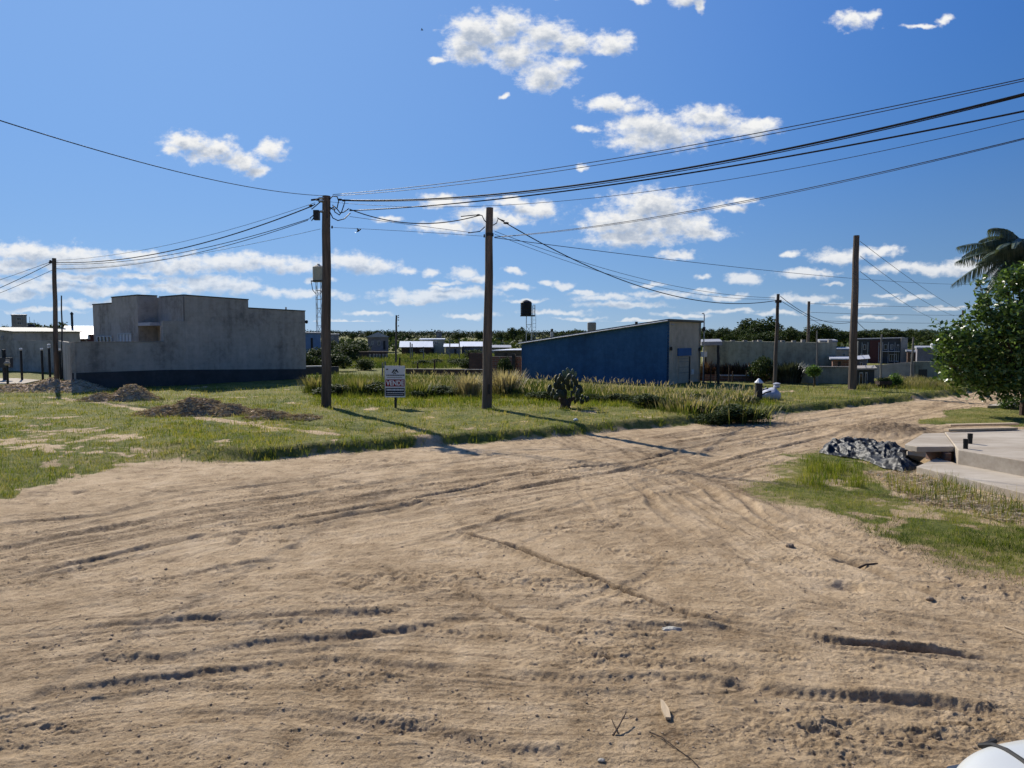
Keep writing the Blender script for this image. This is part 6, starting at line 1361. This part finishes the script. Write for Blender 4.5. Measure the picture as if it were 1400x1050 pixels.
# ------------------------------------------------------------------ white car, only its bonnet corner in view
CX, CW = 2.42, .90; YF, YR = 2.86, -1.5
car = thing('parked_car', 'white car whose bonnet corner shows at the bottom right', 'car', (CX, .7, 0))
def halfw(y):
    t = max(0, (y - (YF - .62)) / .62); w_ = CW * (1 - t ** 2.6 * .62) if t > 0 else CW
    t2 = max(0, (YR + .4 - y) / .4); return w_ * (1 - .25 * t2 ** 2)
def topz(y):   # bonnet / deck height at the centre line
    if y > .9: t = (y - .9) / (YF - .9); return 1.0 - .10 * t - .16 * max(0, t - .8) / .2 * max(0, t - .8) / .2 * 1.0
    return 1.0
ys = list(np.linspace(YR, 1.2, 22)) + list(np.linspace(1.25, YF, 40)); prof = [(-1, .28), (-1.0, .50), (-1.0, .70), (-.985, .80), (-.955, .875), (-.90, .925), (-.82, .955), (-.72, .97), (-.5, .99), (-.25, 1.0), (0, 1.0)]
prof = prof + [(-a, b) for a, b in prof[-2::-1]]
V = []; 
for y in ys:
    hw = halfw(y); tz = topz(y); e = max(0, (y - (YF - .3)) / .3)
    for a, b in prof: V.append((CX + a * hw, y - .10 * e * (abs(a) ** 2), .25 + (b - .28) / .72 * (tz - .25) * (1 - .0 * e)))
n = len(prof); Fq = [(i * n + k, i * n + k + 1, (i + 1) * n + k + 1, (i + 1) * n + k) for i in range(len(ys) - 1) for k in range(n - 1)] + [tuple(range(n - 1, -1, -1)), tuple((len(ys) - 1) * n + k for k in range(n)), ]
m = MB(); m.add(V, Fq); body = m.build('body', 'carpaint', car, True)
sm_ = body.modifiers.new('sub', 'SUBSURF'); sm_.levels = 1; sm_.render_levels = 2
def bz(x, y):
    hw = halfw(y); a = min(1, abs(x - CX) / hw); tz = topz(y)
    for (a0, b0), (a1, b1) in zip(prof[:10], prof[1:11]):
        if -a0 >= a >= -a1: t = ((-a0) - a) / max(1e-6, (a1 - a0)); b = b0 + (b1 - b0) * t; return .25 + (b - .28) / .72 * (tz - .25)
    return tz
for s in (-1, 1):
    m = MB(); P = []
    for k in range(24):
        y = 2.66 - k * .07; x = CX + s * (.60 + .0 * k); P.append((x, y, bz(x, y) - .0015))
    P = [(CX + s * .50, 2.72, bz(CX + s * .5, 2.72) - .001), (CX + s * .57, 2.70, bz(CX + s * .57, 2.70) - .001)] + P; m.tube(P, .010, 6); m.build('panel_gap', 'rubber', car)
# cabin
m = MB(); gz0, gz1 = .98, 1.46
bot = [(-.80, -1.3), (.80, -1.3), (.80, 1.15), (.0, 1.35), (-.80, 1.15)]; top = [(-.60, -1.0), (.60, -1.0), (.62, .35), (0, .48), (-.62, .35)]
m.add([(CX + a, b, gz0) for a, b in bot] + [(CX + a, b, gz1) for a, b in top], [(i, (i + 1) % 5, 5 + (i + 1) % 5, 5 + i) for i in range(5)] + [(5, 6, 7, 8, 9)]); m.build('window', 'glass', car)
m = MB(); m.prism([(CX + a * 1.02, b) for a, b in top], gz1 + .002, gz1 + .05); m.build('roof', 'carpaint', car, bevel=.02)
m = MB(); [m.tube([(CX + a, b, gz0), (CX + c, d, gz1 + .01)], .035, 6) for (a, b), (c, d) in zip(bot, top) if a]; m.build('pillar', 'carpaint', car)
for s in (-1, 1):
    for y in (1.95, -.75):
        x = CX + s * (CW - .07); m = MB(); 
        def disc(x0, x1, r, nn=24):
            b = len(m.v); m.v += [(x0, y + r * math.cos(t), .31 + r * math.sin(t)) for t in np.linspace(0, 6.283, nn, endpoint=False)] + [(x1, y + r * math.cos(t), .31 + r * math.sin(t)) for t in np.linspace(0, 6.283, nn, endpoint=False)]
            m.f += [(b + i, b + (i + 1) % nn, b + nn + (i + 1) % nn, b + nn + i) for i in range(nn)] + [tuple(b + i for i in range(nn)), tuple(b + 2 * nn - 1 - i for i in range(nn))]
        disc(x - .10, x + .10, .31); wh = m.build('wheel', 'rubber', car); m = MB(); disc(x + s * .09, x + s * .112, .2); m.build('rim', 'galv', wh)
    m = MB(); m.ell((CX + s * .58, YF - .19, .66), (.17, .09, .07)); m.build('headlight', 'glass', car)
    m = MB(); m.ell((CX + s * (CW + .10), .95, 1.03), (.10, .05, .08)); m.build('side_mirror', 'carpaint', car)
m = MB(); m.box(CX - .62, CX + .62, YF - .02, YF + .03, .27, .42); m.build('bumper', 'rubber', car, bevel=.02)

# ------------------------------------------------------------------ light, sky and clouds
sun = bpy.data.lights.new('sun', 'SUN'); sun.energy = SUN_E; sun.angle = math.radians(.53); sun.color = (1, .94, .84)
so_ = bpy.data.objects.new('sun', sun); C.objects.link(so_)
sd_ = Vector((math.sin(SUN_AZ) * math.cos(SUN_EL), math.cos(SUN_AZ) * math.cos(SUN_EL), math.sin(SUN_EL)))
so_.rotation_euler = sd_.to_track_quat('Z', 'Y').to_euler(); so_.location = sd_ * 50
wd = bpy.data.worlds.new('World'); bpy.context.scene.world = wd; wd.use_nodes = True; nt = wd.node_tree; nt.nodes.clear()
out = N(nt, 'ShaderNodeOutputWorld')
sky = N(nt, 'ShaderNodeTexSky'); sky.sky_type = 'NISHITA'; sky.sun_disc = False; sky.sun_elevation = SUN_EL; sky.sun_rotation = SUN_AZ; sky.air_density = 1.0; sky.dust_density = SKY_DUST; sky.ozone_density = 3.0
tc_ = N(nt, 'ShaderNodeTexCoord'); sp = N(nt, 'ShaderNodeSeparateXYZ'); L(nt, tc_.outputs['Generated'], sp.inputs[0])
yy = math_(nt, 'MAXIMUM', sp.outputs[1], .05)
U = math_(nt, 'MULTIPLY', math_(nt, 'DIVIDE', sp.outputs[0], yy), F / 100 / CP)   # azimuth tangent, in units of a tenth of the view
Vv = math_(nt, 'MULTIPLY', math_(nt, 'DIVIDE', sp.outputs[2], yy), F / 100)
cu_ = N(nt, 'ShaderNodeCombineXYZ'); L(nt, U, cu_.inputs[0]); L(nt, Vv, cu_.inputs[1])
CL = [(262,200,38,17),(298,212,42,19),(338,226,26,14),(356,236,22,9),(377,209,23,14),(240,212,18,9),
 (655,58,44,30),(690,48,34,26),(640,80,36,20),(745,62,42,22),(705,88,46,20),(830,70,32,17),(785,72,36,15),(745,112,40,20),(735,125,28,12),(600,92,14,5),(770,98,26,10),
 (835,150,46,13),(905,188,76,24),(875,176,44,18),(962,166,42,16),(1020,182,42,14),(870,202,48,14),(800,182,18,5),(1040,176,28,8),
 (890,282,62,24),(850,306,62,22),(905,312,72,20),(955,322,46,9),(860,328,70,12),(925,350,28,6),(992,284,32,9),(1010,275,20,6),
 (730,288,42,13),(660,296,44,14),(615,312,52,11),(610,278,34,9),(700,280,30,8),(690,306,40,10),
 (1156,40,30,13),(1172,32,16,8),(1275,40,15,6),(1247,47,22,4),(775,5,26,11),(930,8,26,12),(862,12,14,9),(545,6,13,6),(4,20,15,10),(560,8,8,4),(948,22,8,10),(684,140,6,4),(793,230,10,5),
 (1150,350,40,9),(1195,346,34,7),(1275,370,52,8),(1320,366,36,9),(1230,369,50,6),(1018,381,26,7),(1095,376,34,7),(1120,374,22,5),(1075,348,14,4),
 (40,345,62,13),(95,352,52,11),(150,362,70,9),(30,362,60,8),(300,358,56,12),(355,360,58,12),(250,366,48,10),(410,364,36,9),(475,358,38,12),(510,364,38,9),(557,371,12,5),(592,371,12,5),(635,374,20,7),(655,380,16,5),
 (60,392,80,9),(150,398,60,7),(280,388,70,10),(330,393,34,8),(240,394,56,6),(20,402,50,8),(590,404,80,8),(640,400,40,7),(430,404,46,6),(505,428,30,3),(770,390,16,5),(745,386,9,4),(830,408,40,5),(850,418,60,4),(905,402,44,5),(960,378,14,4),(1215,404,14,3),(700,372,14,4),(1100,408,40,5),(995,406,30,4),(1000,424,40,3),(800,402,20,3),(1360,372,40,6)]
CL = [(x_, y_, a * 1.18, b * 1.25) if y_ > 335 else (x_, y_, a * 1.04, b * 1.04) for x_, y_, a, b in CL] + [(190,350,40,8),(10,372,60,8),(100,378,60,7),(200,380,50,6),(380,400,40,6),(560,412,50,5),(700,392,30,5),(890,388,26,4),(1170,418,40,4),(760,428,50,4),(930,430,50,4),(1180,436,46,3),(1240,410,30,4),(1290,424,40,3),(1060,428,44,4),(870,440,50,3),(960,398,22,4),(720,412,30,4),(790,436,36,3),(640,432,44,4),(480,440,50,3),(130,416,60,5),(60,424,60,4),(440,384,22,5),(610,388,26,4),(1140,388,18,3),(1335,352,22,4),(530,300,20,5),(600,396,20,4)]
def vnoise(nt, P):
    dn = noise(nt, P, 2.6, 3, .6); dv = N(nt, 'ShaderNodeVectorMath', operation='MULTIPLY_ADD'); L(nt, dn.outputs['Color'], dv.inputs[0]); dv.inputs[1].default_value = (.34, .24, 0); dv.inputs[2].default_value = (-.17, -.12, 0)
    ad = N(nt, 'ShaderNodeVectorMath', operation='ADD'); L(nt, P, ad.inputs[0]); L(nt, dv.outputs[0], ad.inputs[1]); return ad.outputs[0]
def erode(nt, P, det):
    mp = N(nt, 'ShaderNodeMapping'); mp.inputs['Scale'].default_value = (1, 1.5, 1); L(nt, P, mp.inputs[0])
    n1 = noise(nt, mp.outputs[0], 5.5, det, .64); n2 = noise(nt, mp.outputs[0], 2.2, 2, .5)
    return math_(nt, 'ADD', math_(nt, 'MULTIPLY', math_(nt, 'SUBTRACT', n1.outputs[0], .5), 1.9), math_(nt, 'MULTIPLY', math_(nt, 'SUBTRACT', n2.outputs[0], .5), .8))
def mr(v, a, b, c=0, d=1, smooth=True):
    n = N(nt, 'ShaderNodeMapRange'); n.interpolation_type = 'SMOOTHSTEP' if smooth else 'LINEAR'; L(nt, v, n.inputs[0])
    for i, x in zip((1, 2, 3, 4), (a, b, c, d)): n.inputs[i].default_value = x
    return n.outputs[0]
def voff(P, off):
    a = N(nt, 'ShaderNodeVectorMath', operation='ADD'); L(nt, P, a.inputs[0]); a.inputs[1].default_value = off; return a.outputs[0]
P0 = vnoise(nt, cu_.outputs[0]); E0 = erode(nt, cu_.outputs[0], 9); P1_ = voff(P0, (-.06, .13, 0)); E1 = erode(nt, voff(cu_.outputs[0], (-.06, .13, 0)), 5)
def field(P, E, els):
    acc = None
    for cx, cy, rx, ry in els:
        u0, v0 = (cx - 700) / 100, (462 - cy) / 100; ma = N(nt, 'ShaderNodeVectorMath', operation='MULTIPLY_ADD'); L(nt, P, ma.inputs[0])
        ma.inputs[1].default_value = (100 / rx, 100 / ry, 0); ma.inputs[2].default_value = (-u0 * 100 / rx, -v0 * 100 / ry, 0)
        le = N(nt, 'ShaderNodeVectorMath', operation='LENGTH'); L(nt, ma.outputs[0], le.inputs[0])
        acc = le.outputs['Value'] if acc is None else math_(nt, 'SMOOTH_MIN', acc, le.outputs['Value'], .35)
    return math_(nt, 'ADD', math_(nt, 'SUBTRACT', 1.0, acc), E)
# the blue of the clear sky: Nishita light, evened toward the deep clean blue seen here
el = sp.outputs[2]
grad = ramp(nt, math_(nt, 'POWER', math_(nt, 'MAXIMUM', el, 0.0), .6), SKY_RAMP)
hs_ = N(nt, 'ShaderNodeHueSaturation'); hs_.inputs['Saturation'].default_value = SKY_SAT; hs_.inputs['Value'].default_value = 1; L(nt, sky.outputs[0], hs_.inputs['Color'])
gs = N(nt, 'ShaderNodeVectorMath', operation='SCALE'); L(nt, grad.outputs[0], gs.inputs[0]); gs.inputs['Scale'].default_value = GRAD_K
# paler towards the sun's side, deeper away from it
sdn = N(nt, 'ShaderNodeVectorMath', operation='DOT_PRODUCT'); L(nt, tc_.outputs['Generated'], sdn.inputs[0]); sdn.inputs[1].default_value = tuple(sd_)
gl1 = mr(sdn.outputs['Value'], .45, 1.0, 0, 1, False); glow = math_(nt, 'POWER', gl1, 1.6)
gcol = mixc(nt, math_(nt, 'MULTIPLY', glow, GLOW_K), gs.outputs[0], GLOW_C)
dk = mr(sdn.outputs['Value'], .05, .75, DEEP_K, 1.0); dks = N(nt, 'ShaderNodeVectorMath', operation='SCALE'); L(nt, gcol, dks.inputs[0]); L(nt, dk, dks.inputs['Scale'])
skyc = mixc(nt, NISH_MIX, dks.outputs[0], hs_.outputs[0])
def bgnode(col):
    b = N(nt, 'ShaderNodeBackground'); b.inputs[1].default_value = SKY_STR
    L(nt, col, b.inputs[0]); return b.outputs[0]
cmax = math_(nt, 'MAXIMUM', Vv, 0.0)
lowt = mr(Vv, .3, 1.6, 1, 0)
def leaf_sh(els):
    if not els: return bgnode(skyc)
    d0 = field(P0, E0, els); d1 = field(P1_, E1, els)
    a = mr(d0, -.18, .72); a = math_(nt, 'MULTIPLY', a, math_(nt, 'SUBTRACT', 1.0, math_(nt, 'MULTIPLY', lowt, .35)))
    sh = mr(math_(nt, 'ADD', math_(nt, 'MULTIPLY', d1, .7), math_(nt, 'MULTIPLY', d0, .3)), .1, 1.0)
    return bgnode(mixc(nt, a, skyc, mixc(nt, sh, CLOUD_LIT, CLOUD_DARK)))
def grow(e): cx, cy, rx, ry = e; return (cx - rx * 1.5 - 16, cx + rx * 1.5 + 16, cy - ry * 1.5 - 12, cy + ry * 1.5 + 12)
def kd(els, x0, x1, y0, y1, dep=0):
    els = [e for e in els if (lambda g: g[0] < x1 and g[1] > x0 and g[2] < y1 and g[3] > y0)(grow(e))]
    if len(els) <= 12 or dep >= 5 or (x1 - x0 < 150 and y1 - y0 < 80): return leaf_sh(els)
    best = None
    for ax, lo, hi in ((0, x0, x1), (1, y0, y1)):
        for f in (.25, .35, .5, .65, .75):
            s = lo + (hi - lo) * f; g = [grow(e)[2 * ax:2 * ax + 2] for e in els]; a = sum(q[0] < s for q in g); b = sum(q[1] > s for q in g); c = max(a, b) + .2 * (a + b) * .5
            if best is None or c < best[0]: best = (c, ax, s)
    _, ax, s = best
    if ax == 0: A_ = kd(els, x0, s, y0, y1, dep + 1); B_ = kd(els, s, x1, y0, y1, dep + 1); f = math_(nt, 'GREATER_THAN', U, (s - 700) / 100)
    else: B_ = kd(els, x0, x1, y0, s, dep + 1); A_ = kd(els, x0, x1, s, y1, dep + 1); f = math_(nt, 'GREATER_THAN', Vv, (462 - s) / 100)
    mx = N(nt, 'ShaderNodeMixShader'); L(nt, f, mx.inputs[0]); L(nt, A_, mx.inputs[1]); L(nt, B_, mx.inputs[2]); return mx.outputs[0]
inside = math_(nt, 'MULTIPLY', math_(nt, 'GREATER_THAN', sp.outputs[1], .06), math_(nt, 'MULTIPLY', math_(nt, 'LESS_THAN', math_(nt, 'ABSOLUTE', U), 8.6), math_(nt, 'MULTIPLY', math_(nt, 'GREATER_THAN', Vv, .22), math_(nt, 'LESS_THAN', Vv, 5.2))))
mx = N(nt, 'ShaderNodeMixShader'); L(nt, inside, mx.inputs[0]); L(nt, bgnode(skyc), mx.inputs[1]); L(nt, kd(CL, -160, 1560, -60, 440), mx.inputs[2]); L(nt, mx.outputs[0], out.inputs[0])
wd.cycles.sampling_method = 'MANUAL'; wd.cycles.sample_map_resolution = 256
sc = bpy.context.scene; vs = sc.view_settings; vs.view_transform = 'Standard'; vs.look = 'None'; vs.exposure = EXPO; vs.gamma = 1
sc.cycles.max_bounces = 4; sc.cycles.diffuse_bounces = 2; sc.cycles.transmission_bounces = 3; sc.cycles.use_adaptive_sampling = True; sc.cycles.adaptive_threshold = .02; sc.cycles.use_denoising = True
